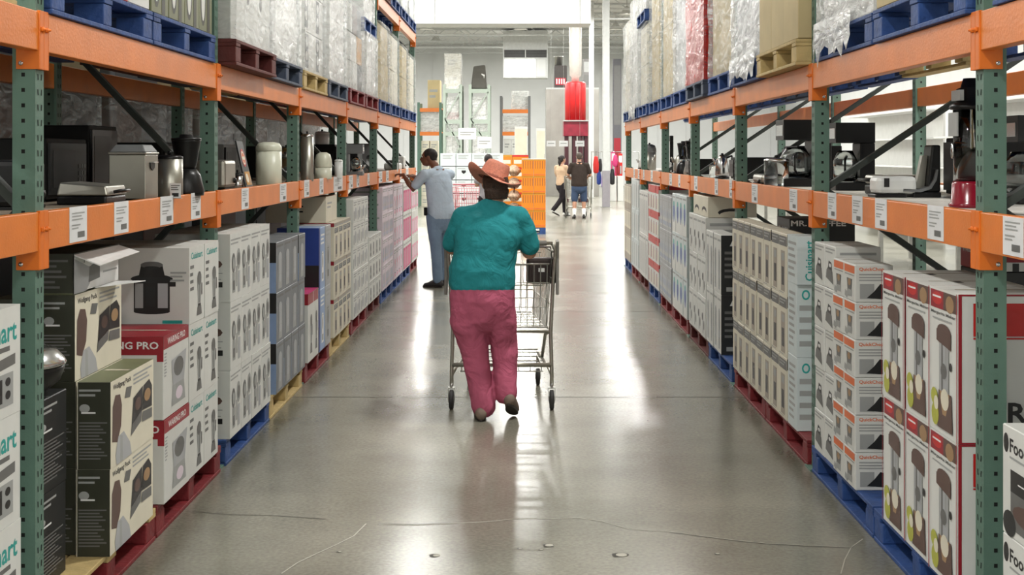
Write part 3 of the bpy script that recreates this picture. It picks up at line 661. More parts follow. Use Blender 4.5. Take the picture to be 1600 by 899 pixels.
stack(1, 1.86, 5.3, 1, .30, PZ, 3, .345, .5, BK_CARD, [], [('r', .05,.1,.95,.4, W_CARD)], 'dark carton in the second row of first right bay', 'dark cartons, second row of first right bay')
stack(1, 1.86, 5.3, 1, .30, PZ+3*.3463, 1, .13, .22, RED, [('t', 'WARING PRO', .1,.5,.8,.2, WINK)], [('t', 'WARING PRO', .1,.45,.8,.25, WINK), ('r', 0,0,1,.28, W_CARD), ('r', .5,0,.62,.25, INK)], 'dark red waring pro carton on top of dark cartons', 'dark cartons, second row of first right bay')
# --- right bay 2
ctn = [('l', .12,.1,.88,.75,4, INKL), ('e', .4,.86,.18,.07, TEAL), ('e', .4,.86,.11,.045, WB_CARD)]
stack(1, XBR, 7.16, 1, .24, PZ, 2, .40, .125, WB_CARD, [('l', .15,.1,.85,.9,9, INKL)], ctn, 'white carton with teal ring print, second right bay', 'teal print cartons, second right bay')
stack(1, XBR-.006, 7.14, 1, .26, PZ+2*.4012, 1, .262, .135, WB_CARD, A_lines(), [('tv', 'Cuisinart', .32,.08,.34,.84, TEAL), ('tv', 'Stainless', .78,.3,.08,.4, INKG)], 'white carton with upright teal lettering, second right bay', 'teal print cartons, second right bay')
stack(1, XBR, 7.43, 8, .2385, PZ, 3, .352, .12, WC_CARD, [('r', 0,.0,1,.76, WC_CARD)]+A_brewer(TAU_CARD), [('r', 0,.82,1,1, INK), ('r', .3,0,.8,.4, GOLD)], 'taupe coffee maker carton, second right bay', 'coffee maker cartons, second right bay')
stack(1, 1.625, 8.02, 1, .4, PZ, 3, .372, .4, BK_CARD, [('t', 'MR. COFFEE', .1,.7,.8,.15, WINK)], [('t', 'MR. COFFEE', .02,.88,.84,.095, WINK), ('l', .1,.2,.8,.6,4, INKG)], 'black coffee maker carton behind the taupe ones', 'black cartons, second right bay')
# --- right bay 3
t3 = [('l', .1,.86,.9,.94,1, INKL)]+sub(A_tall(GL_CARD, INKL), .1,.05,.9,.82)
stack(1, XBR, 9.90, 4, .20, PZ, 2, .45, .13, W_CARD, t3, [('r', 0,0,1,1, BK_CARD), ('r', .3,.06,.8,.13, INKL), ('p', [(.5,.82),(.7,.94),(.8,.82)], WINK), ('l', .2,.25,.8,.75,5, INKG)], 'tall white carton with black end, third right bay', 'black ended cartons, third right bay')
stack(1, XBR, 10.75, 4, .265, PZ, 3, .33, .34, W_CARD, [('l', .1,.8,.9,.92,1, INKL), ('e', .3,.5,.08,.1, INK), ('e', .7,.3,.07,.12, INK), ('r', .4,.1,.55,.6, INKL)], [('l', .1,.1,.9,.9,5, INKL)], 'white spotted carton, third right bay', 'spotted cartons, third right bay')
stack(1, XBR+.02, 10.76, 2, .46, PZ+3*.3314, 1, .17, .4, WC_CARD, [('e', .5,.3,.3,.2, INK), ('e', .5,.2,.26,.16, WC_CARD)], [('e', .5,.25,.3,.2, INK), ('e', .5,.15,.26,.16, WC_CARD)], 'flat beige carton lying on top, third right bay', 'flat cartons on top, third right bay')
# --- right bay 4..6
b4 = [('r', 0,0,1,.3, W_CARD), ('e', .5,.55,.3,.2, LBLUE), ('e', .5,.5,.14,.26, BLUE), ('e', .5,.74,.16,.07, TEAL), ('l', .1,.86,.9,.95,1, INKL)]
stack(1, XBR, 12.0, 4, .285, PZ, 3, .375, .33, WB_CARD, b4, [('e', .4,.5,.25,.2, BLUE)], 'white carton with blue bottle print, fourth right bay', 'blue print cartons, fourth right bay')
stack(1, XBR, 13.24, 4, .28, PZ, 3, .36, .33, GL_CARD, A_goods(2, A_tall(W_CARD, LBLUE)), [], 'silvery lilac carton, far half of fourth right bay', 'silvery cartons, fourth right bay')
stack(1, XBR, 14.5, 4, .285, PZ, 4, .29, .33, W_CARD, [('r', 0,.7,1,1, REDB), ('r', .1,.1,.3,.6, RED), ('r', .5,.1,.9,.5, WC_CARD)], [('r', 0,.85,1,1, REDB), ('r', .2,.1,.7,.2, RED)], 'white carton with red top band, fifth right bay', 'red banded cartons, fifth right bay')
stack(1, XBR, 15.76, 4, .285, PZ, 2, .53, .33, W_CARD, [('l', .1,.85,.9,.94,1, INKL), ('r', .2,.1,.3,.8, INKL), ('r', .6,.1,.7,.8, INKL)], [], 'tall plain white carton, fifth right bay', 'tall white cartons, fifth right bay')
stack(1, XBR, 17.02, 4, .285, PZ, 3, .39, .33, WB_CARD, [('r', .1,.1,.3,.85, W_CARD), ('r', .7,.1,.9,.85, INKL)], [('l', .1,.1,.9,.9,5, INKL)], 'bluish white carton, sixth right bay', 'bluish white cartons, sixth right bay')
stack(1, XBR, 18.28, 4, .28, PZ, 3, .36, .33, TAU_CARD, [('r', .05,.3,.95,.95, WC_CARD), ('r', .3,.4,.4,.9, INKL), ('r', .7,.4,.8,.9, INKL)], [('r', .1,.1,.9,.3, YEL)], 'beige carton at the far end of the right rack', 'beige cartons, end of the right rack')
# a dark goods row closing the lower level behind, left
stack(-1, -1.66, 4.44, 1, .33, PZ, 2, .33, .34, BK_CARD, gn, gn, 'black carton under the round grill by nearest left upright', 'black cartons under the round grill')
t = empty('round_grill', (-1.80, 4.62, PZ+.663), 'round table grill with silver domed lid beside the nearest left upright', 'grill')
b = MB(); b.lathe([(.10,0), (.11,.01), (.16,.05), (.175,.09), (.175,.105), (0,.105)], (0,0,0), BLACKP, 32); b.build('base', t)
b = MB(); b.lathe([(.178,.106), (.182,.112), (.176,.125), (.15,.158), (.10,.178), (.04,.186), (0,.187)], (0,0,0), CHROME, 32); l = b.build('lid', t, label='silver domed lid')
b = MB(); b.tube([(-.05,0,.182), (-.04,0,.205), (.04,0,.205), (.05,0,.182)], .007, BLACKP, 8); b.build('handle', l)
# ============================================================ wrapped loads on the upper level
def film_shell(x0, x1, y0, y1, z0, z1, m, seed=1, amp=0.012, closed_top=True, taper=0.0):
    rnd = random.Random(seed); b = MB(); n = 10; k = 12
    xc = (x0+x1)/2; yc = (y0+y1)/2
    ring = []
    for i in range(n): ring.append((x0+(x1-x0)*i/n, y0, 0, -1))
    for i in range(n): ring.append((x1, y0+(y1-y0)*i/n, 1, 0))
    for i in range(n): ring.append((x1-(x1-x0)*i/n, y1, 0, 1))
    for i in range(n): ring.append((x0, y1-(y1-y0)*i/n, -1, 0))
    N = len(ring); vs = []; fs = []
    for j in range(k+1):
        z = z0+(z1-z0)*j/k
        for i, (x, y, nx, ny) in enumerate(ring):
            a = amp*(0.25+rnd.random()); tp = 1-taper*(j/k)
            vs.append((xc+(x-xc)*tp+nx*a, yc+(y-yc)*tp+ny*a, z+(rnd.random()-.5)*amp*2*(1 if 0 < j < k else 0)))
    for j in range(k):
        for i in range(N): fs.append((j*N+i, j*N+(i+1) % N, (j+1)*N+(i+1) % N, (j+1)*N+i))
    if closed_top: fs.append(tuple(k*N+i for i in range(N)))
    b.add(vs, fs, m, False); return b
def load(side, xf, y0, y1, z0, h, d, m, label, group, film=FILM, ny=3, nz=3, front=(), seed=1, shape='cartons', taper=0.0, colours=None):
    """a pallet load: cartons inside a stretch film"""
    t = empty('wrapped_load' if film else 'carton_load', (xf, y0, z0), label, 'pallet load', group)
    s = side; L = y1-y0; w = L/ny; hh = h/nz; ins = 0.022 if film else 0.0
    me = {}
    for j in range(nz):
        for i in range(ny):
            mm = (colours[(i+j*ny) % len(colours)] if colours else m)
            ww = w-0.006-(2*ins/ny)
            if mm.name not in me: me[mm.name] = carton_mesh(side, ww, hh-0.004, d-2*ins, mm, list(front), list(front), 'carton')
            o = bpy.data.objects.new('carton', me[mm.name]); C.objects.link(o); o.parent = t
            o.location = (s*ins+s*random.random()*0.008, ins+i*(ww+0.005), 0.002+j*hh); add_bevel(o, 0.004, 1)
    if film:
        b = film_shell(min(0, s*d), max(0, s*d), 0, L, -0.0, h+0.012, film, seed, 0.012, True, taper)
        o = b.build('stretch_film', t)
    return t
UPZ = 2.1265; PH = 0.138
def upal(side, xf, ya, yb, m, cname, label, z=UPZ, d=None):
    d = d or (0.83 if side < 0 else 1.0)
    pallet(m, xf, xf+side*d, ya, yb, z, cname, label, 'pallets on the upper level of the %s rack' % SIDE[side])
GL = 'loads on the upper level of the left rack'; GR = 'loads on the upper level of the right rack'
ring = [('e', .2,.8,.1,.09, INKG), ('e', .2,.8,.06,.055, W_CARD), ('e', .2,.5,.1,.09, INKG)]
ring2 = [('r', .36,.1,.64,.95, BK_CARD), ('e', .5,.75,.1,.12, W_CARD), ('e', .5,.4,.1,.12, W_CARD)]
# left
def L(xf, a, b, mp, cn, plab, *args, **kw):
    upal(-1, xf, a, b, mp, cn, plab, d=0.83); 
    if args: load(-1, xf-0.01, a+0.01, b-0.01, UPZ+PH+0.002, *args, **kw)
upal(-1, -1.62, 3.0, 4.2, PNAT, 'n', 'pale wooden pallet on the upper beam at the upper left corner')
L(-1.59, 4.43, 5.63, PBLUE, 'blue', 'blue pallet nearest the camera on the upper left beam', 1.6, 0.80, W_CARD, 'white, red and black cartons on the nearest upper blue pallet', GL, film=None, ny=4, nz=3, colours=[BK_CARD, BK_CARD, REDB, W_CARD])
L(-1.59, 5.65, 6.78, PBLUE, 'blue', 'second blue pallet on the upper left beam', 0.26, 0.80, OLM_CARD, 'olive green cartons on the second upper blue pallet', GL, film=None, ny=4, nz=1, front=[('e', .3,.6,.2,.5, OL_CARD), ('e', .3,.6,.13,.4, W_CARD), ('r', .6,0,.8,1, OL_CARD)])
load(-1, -1.61, 5.68, 6.76, UPZ+PH+0.265, 1.4, 0.80, W_CARD, 'white film wrapped cartons above the olive green cartons', GL, seed=3)
L(-1.52, 6.945, 8.08, PDRED, 'dark red', 'dark red pallet on the upper beam, second left bay', 1.65, 0.80, W_CARD, 'big white film wrapped load on the dark red pallet', GL, ny=3, nz=3, front=ring, seed=4, film=FILM_T)
L(-1.56, 8.12, 9.28, PGREY, 'grey', 'slate grey pallet on the upper beam, second left bay', 1.6, 0.80, W_CARD, 'white film wrapped load on the slate grey pallet', GL, ny=2, nz=3, seed=5)
L(-1.58, 9.47, 10.60, PNAT, 'natural', 'natural wooden pallet on the upper beam, third left bay', 0.9, 0.80, W_CARD, 'white film wrapped cartons with black ringed strips, third left bay', GL, ny=2, nz=3, front=ring2, seed=6, film=FILM_T)
L(-1.58, 10.68, 11.84, PGREY, 'grey', 'slate grey pallet on the upper beam, third left bay', 0.80, 0.95, W_CARD, 'plain white wrapped load, far half of third left bay', GL, ny=2, nz=3, seed=7)
L(-1.58, 11.98, 13.12, PRED, 'red', 'red pallet on the upper beam, near half of fourth left bay', 0.8, 0.80, W_CARD, 'wrapped load with black and yellow printed cartons, fourth left bay', GL, ny=3, nz=3, colours=[W_CARD, W_CARD, BK_CARD, W_CARD, W_CARD, GOLD, W_CARD, BROWN, BK_CARD], film=FILM_T, seed=8)
L(-1.58, 13.20, 14.34, PRED, 'red', 'red pallet on the upper beam, far half of fourth left bay', 0.62, 0.80, W_CARD, 'short white wrapped load, far half of fourth left bay', GL, ny=3, nz=2, seed=9)
upal(-1, -1.60, 13.22, 14.32, PBLUE, 'blue', 'blue pallet standing on the short white wrapped load, left rack', z=UPZ+PH+0.002+0.64)
load(-1, -1.62, 13.24, 14.30, UPZ+PH+0.645+PH+.002, 0.62, 0.8, W_CARD, 'wrapped load on the raised blue pallet, fourth left bay', GL, ny=2, nz=2, seed=10)
L(-1.58, 14.50, 15.64, PBLUE, 'blue', 'blue pallet on the upper beam, near half of fifth left bay', 0.86, 0.80, KRAFT, 'brown carton load wrapped in thin film, fifth left bay', GL, ny=1, nz=2, film=FILM_T, seed=11)
L(-1.58, 15.72, 16.84, PBLUE, 'blue', 'blue pallet on the upper beam, far half of fifth left bay', 0.84, 0.80, WC_CARD, 'cream wrapped load, far half of fifth left bay', GL, ny=2, nz=2, film=FILM_T, seed=12)
L(-1.58, 17.02, 18.14, PBLUE, 'blue', 'blue pallet on the upper beam, near half of sixth left bay', 0.82, 0.80, KRAFT, 'brown carton load, near half of sixth left bay', GL, ny=2, nz=2, film=FILM_T, seed=13)
L(-1.58, 18.24, 19.36, PBLUE, 'blue', 'blue pallet at the far end of the upper left beam', 0.78, 0.80, WC_CARD, 'cream wrapped load at the far end of the left rack', GL, ny=2, nz=2, film=FILM_T, seed=14)
# left, top level
for i, (a, b_, mp, w) in enumerate(((14.5, 15.64, PDRED, 'dark red'), (15.72, 16.84, PBLUE, 'blue'), (17.02, 18.14, PBLUE, 'blue'), (18.24, 19.36, PBLUE, 'blue'))):
    pl = ['near half of fifth left bay', 'far half of fifth left bay', 'near half of sixth left bay', 'far end of the left rack'][i]
    upal(-1, -1.58, a, b_, mp, w, '%s pallet on the top beam, %s' % (w, pl), z=3.4415)
    load(-1, -1.6, a+.02, b_-.02, 3.4415+PH+.002, 0.8, 0.80, W_CARD, 'white wrapped load on the top beam, %s' % pl, GL, ny=2, nz=2, seed=30+i)
# right
def R(xf, a, b, mp, cn, plab, *args, **kw):
    upal(1, xf, a, b, mp, cn, plab)
    if args: load(1, xf+0.01, a+0.01, b-0.01, UPZ+PH+0.002, *args, **kw)
upal(1, 1.50, 3.0, 4.2, PBLUE, 'blue', 'blue pallet on the upper beam at the upper right corner')
R(1.49, 4.43, 5.60, PBLUE, 'blue', 'blue pallet nearest the camera on the upper right beam', 1.6, 0.95, OLM_CARD, 'olive brown cartons on the nearest upper right blue pallet', GR, film=None, ny=3, nz=2, colours=[KRAFT, OLM_CARD])
R(1.50, 5.66, 6.76, PBLUE, 'blue', 'second blue pallet on the upper right beam, film hanging over', 1.6, 0.95, W_CARD, 'white film wrapped load tapering over the second right blue pallet', GR, ny=2, nz=2, seed=40, taper=0.12)
# film tails hanging over the pallet edge
def tail(side, xf, ya, yb, z, n, lab):
    b = MB(); rnd = random.Random(int(ya*100)); N = 14; vs = []; fs = []
    for i in range(N+1):
        y = ya+(yb-ya)*i/N; dz = 0.06+0.11*abs(math.sin(i*1.7+ya))*rnd.random()+0.03*rnd.random()
        for j in range(5):
            q = j/4; vs.append((xf-side*(0.008+0.018*rnd.random()*q), y+0.01*rnd.random(), z+0.05-q*(dz+0.05)))
    for i in range(N):
        for j in range(4): fs.append((i*5+j, i*5+5+j, i*5+6+j, i*5+1+j))
    b.add(vs, fs, FILM, False); o = b.build('loose_film', label=lab, cat='film', group='loose film tails over pallets')
    sm = o.modifiers.new('thick', 'SOLIDIFY'); sm.thickness = 0.0012
tail(1, 1.49, 5.95, 6.70, UPZ+PH, 0, 'torn clear film hanging over second blue pallet, upper right')
R(1.44, 6.945, 8.12, PNAT, 'natural', 'natural wooden pallet on the upper beam, second right bay', 1.7, 0.95, KRAFT, 'tall kraft brown cartons on the natural pallet, second right bay', GR, film=None, ny=3, nz=1)
R(1.47, 8.20, 9.30, PBLUE, 'blue', 'blue pallet on the upper beam, far half of second right bay', 1.6, 0.95, GL_CARD, 'silvery film wrapped load, far half of second right bay', GR, ny=2, nz=2, seed=42)
tail(1, 1.46, 8.25, 9.25, UPZ+PH, 0, 'torn clear film hanging over blue pallet, second right bay')
R(1.49, 9.48, 10.62, PBLUE, 'blue', 'blue pallet on the upper beam, near half of third right bay', 1.6, 0.95, KRAFT, 'kraft brown cartons on the blue pallet, third right bay', GR, film=FILM_T, ny=2, nz=2, seed=43)
R(1.46, 10.70, 11.84, PGREY, 'grey', 'grey pallet on the upper beam under the red wrapped load', 1.5, 0.95, RED, 'bright red film wrapped load, third right bay', GR, film=FILM_R, ny=2, nz=3, seed=44)
R(1.49, 11.98, 13.12, PBLUE, 'blue', 'blue pallet on the upper beam, near half of fourth right bay', 1.4, 0.95, GL_CARD, 'silvery wrapped load behind the red one, fourth right bay', GR, ny=2, nz=3, seed=45)
R(1.49, 13.20, 14.34, PBLUE, 'blue', 'blue pallet on the upper beam, far half of fourth right bay', 1.5, 0.95, KRAFT, 'kraft cartons in thin film, far half of fourth right bay', GR, film=FILM_T, ny=3, nz=2, seed=46)
R(1.49, 14.50, 15.64, PBLUE, 'blue', 'blue pallet on the upper beam, near half of fifth right bay', 1.5, 0.95, KRAFT, 'kraft brown load, near half of fifth right bay', GR, film=FILM_T, ny=2, nz=2, seed=47)
R(1.47, 15.72, 16.84, PBLUE, 'blue', 'blue pallet on the upper beam, far half of fifth right bay', 0.98, 0.95, WC_CARD, 'cream white wrapped load under the raised blue pallet', GR, ny=2, nz=2, film=FILM_T, seed=48)
upal(1, 1.45, 15.74, 16.82, PBLUE, 'blue', 'raised blue pallet standing on the cream white wrapped load', z=UPZ+PH+0.002+1.0)
load(1, 1.47, 15.76, 16.80, UPZ+PH+1.0+PH+.005, 0.75, 0.9, W_CARD, 'white wrapped load on the raised blue pallet, right rack', GR, ny=2, nz=2, seed=49)
R(1.47, 17.02, 18.14, PBLUE, 'blue', 'blue pallet on the upper beam, near half of sixth right bay', 1.45, 0.95, W_CARD, 'tall white wrapped load, near half of sixth right bay', GR, ny=2, nz=3, film=FILM, seed=50)
R(1.47, 18.24, 19.36, PBLUE, 'blue', 'blue pallet at the far end of the upper right beam', 1.25, 0.95, WC_CARD, 'cream wrapped load at the far end of the right rack', GR, ny=2, nz=3, film=FILM, seed=51)
tail(1, 1.46, 17.1, 18.1, UPZ+PH, 0, 'torn clear film over the far blue pallets, right rack')
# second rack row behind the left rack: dark loads closing the view
GB = 'loads standing behind the left rack'
for i in range(6):
    ya = 4.45+i*2.515
    load(-1, -2.95, ya, ya+2.2, 0.0, 1.35, 1.0, G_CARD, 'dark wrapped load on the floor behind the left rack, %s from the camera' % ORD[i], GB, ny=3, nz=2, film=None, colours=[BK_CARD, BROWN, G_CARD])
    if 1:
        load(-1, -2.95, ya, ya+2.2, 1.353, 0.72, 1.0, GL_CARD, 'film wrapped load behind the middle shelf, %s from the camera' % ORD[i], GB, ny=3, nz=1, film=FILM_T, seed=60+i, colours=[BROWN, G_CARD, BK_CARD])

for i in range(6):  # upper row added to block light from the bays, mostly hidden
    ya = 4.45+i*2.515
    load(-1, -2.95, ya, ya+2.2, 2.08, 1.5 if i < 4 else 1.0, 1.0, GL_CARD, 'added tall light blocking load high behind the left rack, %s from the camera' % ORD[i], GB, ny=2, nz=2, film=None, colours=[G_CARD, KRAFT, GL_CARD])
# ============================================================ appliances on the middle shelf (front faces the local -Y side)
DZ = DECKZ+0.0005
RZ = {-1: PI/2, 1: -PI/2}
GAPP = {-1: 'display appliances on the left middle shelf', 1: 'display appliances on the right middle shelf'}
def ap(name, side, x, Y, X, label, cat, rz=None, z=None):
    """x = photo column of the centre, Y depth (X overrides)"""
    xx = X if X is not None else (x-CX)*Y/F
    return empty(name, (xx, Y, DZ if z is None else z), label, cat, GAPP[side], RZ[side] if rz is None else rz)
def card(side, x, Y, lab, w=.05, h=.07):
    t = ap('price_card', side, x, Y, None, lab, 'sign', 0)
    b = MB(); b.box(-w/2, w/2, 0, .002, 0.0, h, PAPER); b.deco((-w/2,0,0), (1,0,0), (0,0,1), w, h, [('l', .1,.5,.9,.9,3, INKG), ('r', .2,.12,.8,.35, INK)], .0004)
    b.box(-w/2, w/2, 0, .03, 0.0, .002, PAPER); o = b.build('card_sheet', t)
def coffee_maker(side, x, Y, lab, w=.18, d=.22, h=.33, body=BLACKP, X=None, trim=CHROME):
    t = ap('coffee_maker', side, x, Y, X, lab, 'coffee maker')
    b = MB(); b.box(-w/2, w/2, -d/2, d/2, 0, h*.12, body); b.box(-w/2, w/2, d*.12, d/2, h*.12, h*.7, body); b.build('base', t, .006)
    b = MB(); b.box(-w/2, w/2, -d/2, d/2, h*.7, h, body); b.box(-w*.4, w*.4, -d/2-.003, -d/2, h*.76, h*.92, trim); b.build('water_tank', t, .01)
    b = MB(); r = w*.38; b.lathe([(r*.8,0), (r,.02), (r,h*.3), (r*.7,h*.42), (r*.6,h*.46), (r*.57,h*.46), (r*.97,h*.3), (r*.97,.02), (0,.004)], (0,-d*.16,h*.13), GLASS, 20); c = b.build('carafe', t)
    b = MB(); b.tube([(r*.9,-d*.2,h*.5), (r*1.5,-d*.28,h*.46), (r*1.5,-d*.28,h*.25), (r*.95,-d*.2,h*.2)], .008, BLACKP, 8); b.build('handle', c)
    return t
def microwave(side, x, Y, lab, w=.4, d=.3, h=.27, body=BLACKM, X=None):
    t = ap('microwave_oven', side, x, Y, X, lab, 'microwave')
    b = MB(); b.box(-w/2, w/2, -d/2, d/2, .012, h, body)
    for a in (-1, 1):
        for c in (-1, 1): b.lathe([(.015,0),(.015,.012)], (a*w*.42, c*d*.4, 0), BLACKP, 8)
    b.build('cabinet', t, .008)
    b = MB(); b.box(-w*.48, w*.2, -d/2-.014, -d/2-.001, .03, h-.02, BLACKP); b.box(-w*.42, w*.12, -d/2-.0155, -d/2-.014, .06, h-.05, INK); b.build('door', t, .004)
    b = MB(); b.box(w*.23, w*.47, -d/2-.006, -d/2-.0005, .03, h-.02, BLACKP)
    for i in range(4):
        for j in range(3): b.box(w*(.26+j*.065), w*(.30+j*.065), -d/2-.009, -d/2-.006, .05+i*.03, .068+i*.03, INKG)
    b.build('control_panel', t)
    return t
def canister(side, x, Y, lab, r, h, m, lidm=None, X=None, dome=.2, name='canister', cat='canister', knob=True):
    t = ap(name, side, x, Y, X, lab, cat)
    b = MB(); b.lathe([(r*.96,0), (r,.006), (r,h*(1-dome)-.004)], (0,0,0), m, 28); b.build('body', t)
    b = MB(); z = h*(1-dome); b.lathe([(r*1.01,z-.003), (r*1.02,z), (r*1.0,z+h*dome*.45), (r*.82,z+h*dome*.85), (r*.4,z+h*dome), (0,z+h*dome)], (0,0,0), lidm or m, 28); l = b.build('lid', t)
    if knob:
        b = MB(); b.lathe([(r*.1,h), (r*.16,h+.008), (r*.16,h+.016), (0,h+.02)], (0,0,0), BLACKP, 12); b.build('knob', l)
    return t
def kettle(side, x, Y, lab, r=.075, h=.2, m=CHROME, X=None):
    t = ap('electric_kettle', side, x, Y, X, lab, 'kettle')
    b = MB(); b.lathe([(r,0),(r*1.02,.01),(r*.98,.022),(r*.5,.024)], (0,0,0), BLACKP, 24); b.build('power_base', t)
    b = MB(); b.lathe([(r*.96,.026), (r*1.0,.04), (r*.92,h*.55), (r*.7,h*.85), (r*.45,h*.95), (.0,h*.97)], (0,0,0), m, 28)
    b.tube([(0,-r*.8,h*.62), (0,-r*1.1,h*.78), (0,-r*1.3,h*.86)], [.02,.014,.01], m, 10); b.build('body', t)
    b = MB(); b.tube([(0,r*.6,h*.88), (0,r*1.3,h*.95), (0,r*1.6,h*.7), (0,r*1.45,h*.35), (0,r*.9,h*.22)], .011, BLACKP, 8); b.build('handle', t)
    b = MB(); b.lathe([(r*.4,h*.955), (r*.3,h), (.012,h*1.02), (.012,h*1.06), (0,h*1.07)], (0,0,0), BLACKP, 16); b.build('lid', t)
    return t
def toaster(side, x, Y, lab, w=.28, d=.17, h=.18, m=STAIN, X=None):
    t = ap('toaster', side, x, Y, X, lab, 'toaster')
    b = MB(); b.box(-w/2, w/2, -d/2, d/2, .01, h, m); b.build('shell', t, .02)
    b = MB(); b.box(-w*.4, w*.4, -d*.25, -d*.07, h, h+.001, INK); b.box(-w*.4, w*.4, d*.07, d*.25, h, h+.001, INK); b.build('slots', t)
    b = MB(); b.box(-w/2-.02, -w/2+.001, -.02, .02, h*.55, h*.65, BLACKP); b.build('lever', t)
    b = MB(); b.box(-w*.49, w*.49, -d*.48, d*.48, 0, .012, BLACKP); b.build('foot_plate', t)
    b = MB(); Mx = Matrix.Translation((w*.3, -d/2, h*.3)) @ Matrix.Rotation(PI/2, 4, 'X'); b.lathe([(.016,0),(.014,.014),(0,.016)], (0,0,0), BLACKP, 14, Mx); b.build('knob', t)
    return t
def blender_ap(side, x, Y, lab, h=.38, X=None, m=BLACKP, jar=GLASS):
    t = ap('jug_blender', side, x, Y, X, lab, 'blender')
    b = MB(); b.lathe([(.085,0), (.088,.02), (.07,.1), (.05,.13), (0,.13)], (0,0,0), m, 20); b.build('motor_base', t)
    b = MB(); b.lathe([(.045,.131), (.05,.15), (.07,h*.88), (.072,h*.9), (.066,h*.9), (.046,.155), (0,.15)], (0,0,0), jar, 20); j = b.build('jug', t)
    b = MB(); b.lathe([(.073,h*.9), (.073,h*.94), (.035,h*.95), (.03,h), (0,h)], (0,0,0), BLACKP, 20); b.build('lid', t)
    b = MB(); b.tube([(.06,0,h*.85), (.11,0,h*.82), (.11,0,h*.55), (.05,0,h*.5)], .009, BLACKP, 8); b.build('handle', j)
    return t
# ---- left, first bay
t = ap('waffle_iron', -1, 0, 5.35, -1.76, 'low brushed steel waffle iron just behind the lower beam, first left bay', 'waffle iron')
b = MB(); b.box(-.13, .13, -.1, .1, 0, .035, BLACKP); b.build('base', t, .008)
b = MB(); b.hexa([(-.13,-.105,.037),(.13,-.105,.037),(.13,.1,.037),(-.13,.1,.037),(-.125,-.095,.075),(.125,-.095,.075),(.12,.09,.09),(-.12,.09,.09)], STAIN); b.build('lid', t, .006)
b = MB(); b.tube([(-.05,-.105,.05), (-.05,-.135,.055), (.05,-.135,.055), (.05,-.105,.05)], .007, BLACKP, 8); b.build('handle', t)
t = ap('deep_fryer', -1, 0, 5.86, -1.74, 'square brushed steel fryer with grey lid, left middle shelf', 'fryer')
b = MB(); b.box(-.1, .1, -.08, .08, .006, .2, STAIN); b.box(-.095, .095, -.075, .075, 0, .006, BLACKP); b.build('housing', t, .006)
b = MB(); b.box(-.105, .105, -.085, .085, .2015, .212, STAIN); b.hexa([(-.1,-.08,.212),(.1,-.08,.212),(.1,.08,.212),(-.1,.08,.212),(-.07,-.06,.245),(.07,-.06,.245),(.07,.06,.245),(-.07,.06,.245)], GREYP); b.build('lid', t, .004)
b = MB(); b.prism([(-.035,.165),(.035,.165),(.03,.142),(.0,.13),(-.03,.142)], 'y', -.085, -.0805, INK); b.box(-.035, .035, -.1, -.085, .164, .17, CHROME); b.build('handle', t)
b = MB(); b.deco((-.08, -.08, .0), (1,0,0), (0,0,1), .16, .2, []); 
canister(-1, 265, 6.22, 'shiny steel coffee urn right of the square fryer', .062, .20, STAIN, BLACKP, dome=.08, name='coffee_urn', cat='coffee urn')
blender_ap(-1, 291, 6.45, 'tall black blender with chrome cap by second left upright', .30, m=BLACKP, jar=BLACKP)
card(-1, 274, 6.0, 'small white price card before the steel coffee urn')
microwave(-1, 0, 5.75, 'matt black microwave deep on the first left shelf', X=-2.15, w=.5)
microwave(-1, 0, 6.4, 'second black oven deep on the first left shelf', X=-2.2, w=.42, h=.34)
toaster(-1, 0, 4.85, 'dark toaster right behind the nearest left upright', X=-1.9, m=BLACKP)
kettle(-1, 0, 4.62, 'grey domed kettle left of the nearest left upright', X=-2.05, m=GREYP, h=.24)
coffee_maker(-1, 0, 3.9, 'black coffee maker at the left photo edge', X=-1.9)
# ---- left, second bay
toaster(-1, 0, 7.55, 'chrome toaster behind the second left upright', X=-1.77, h=.17)
t = ap('display_card', -1, 0, 8.1, -1.70, 'black leaning display card with red ring emblem', 'sign')
b = MB(); b.hexa([(-.1,-.01,0),(.1,-.01,0),(.1,.0,0),(-.1,.0,0),(-.085,.055,.285),(.085,.055,.285),(.085,.065,.285),(-.085,.065,.285)], BK_CARD); b.build('board', t)
nv = Vector((0,.065,.285)).normalized()
b = MB(); b.deco((-.09,-.011,.0), (1,0,0), nv, .18, .29, [('e', .5,.64,.3,.2, REDB), ('e', .5,.64,.23,.155, WC_CARD), ('e', .5,.64,.17,.115, ORI), ('r', .3,.60,.7,.67, WC_CARD), ('r', .12,.05,.92,.34, GOLD), ('e', .4,.2,.2,.1, WC_CARD), ('p', [(.6,.07),(.9,.07),(.8,.3)], TAN)]); b.build('printed_emblem', t, label='red and cream ring emblem')
canister(-1, 371, 8.0, 'little steel cup in front of the black display card', .035, .09, CHROME, BLACKP, dome=.15, name='steel_cup', cat='cup')
canister(-1, 420, 8.75, 'cream white round bread bin with domed lid', .085, .285, CREAM, CREAM, dome=.2, name='bread_bin', cat='bin', knob=False)
microwave(-1, 0, 7.7, 'black microwave at the back of the second left bay', X=-2.2, w=.5)
microwave(-1, 0, 9.0, 'dark oven with glass door, back of second left bay', X=-2.15, w=.5, body=GREYP)
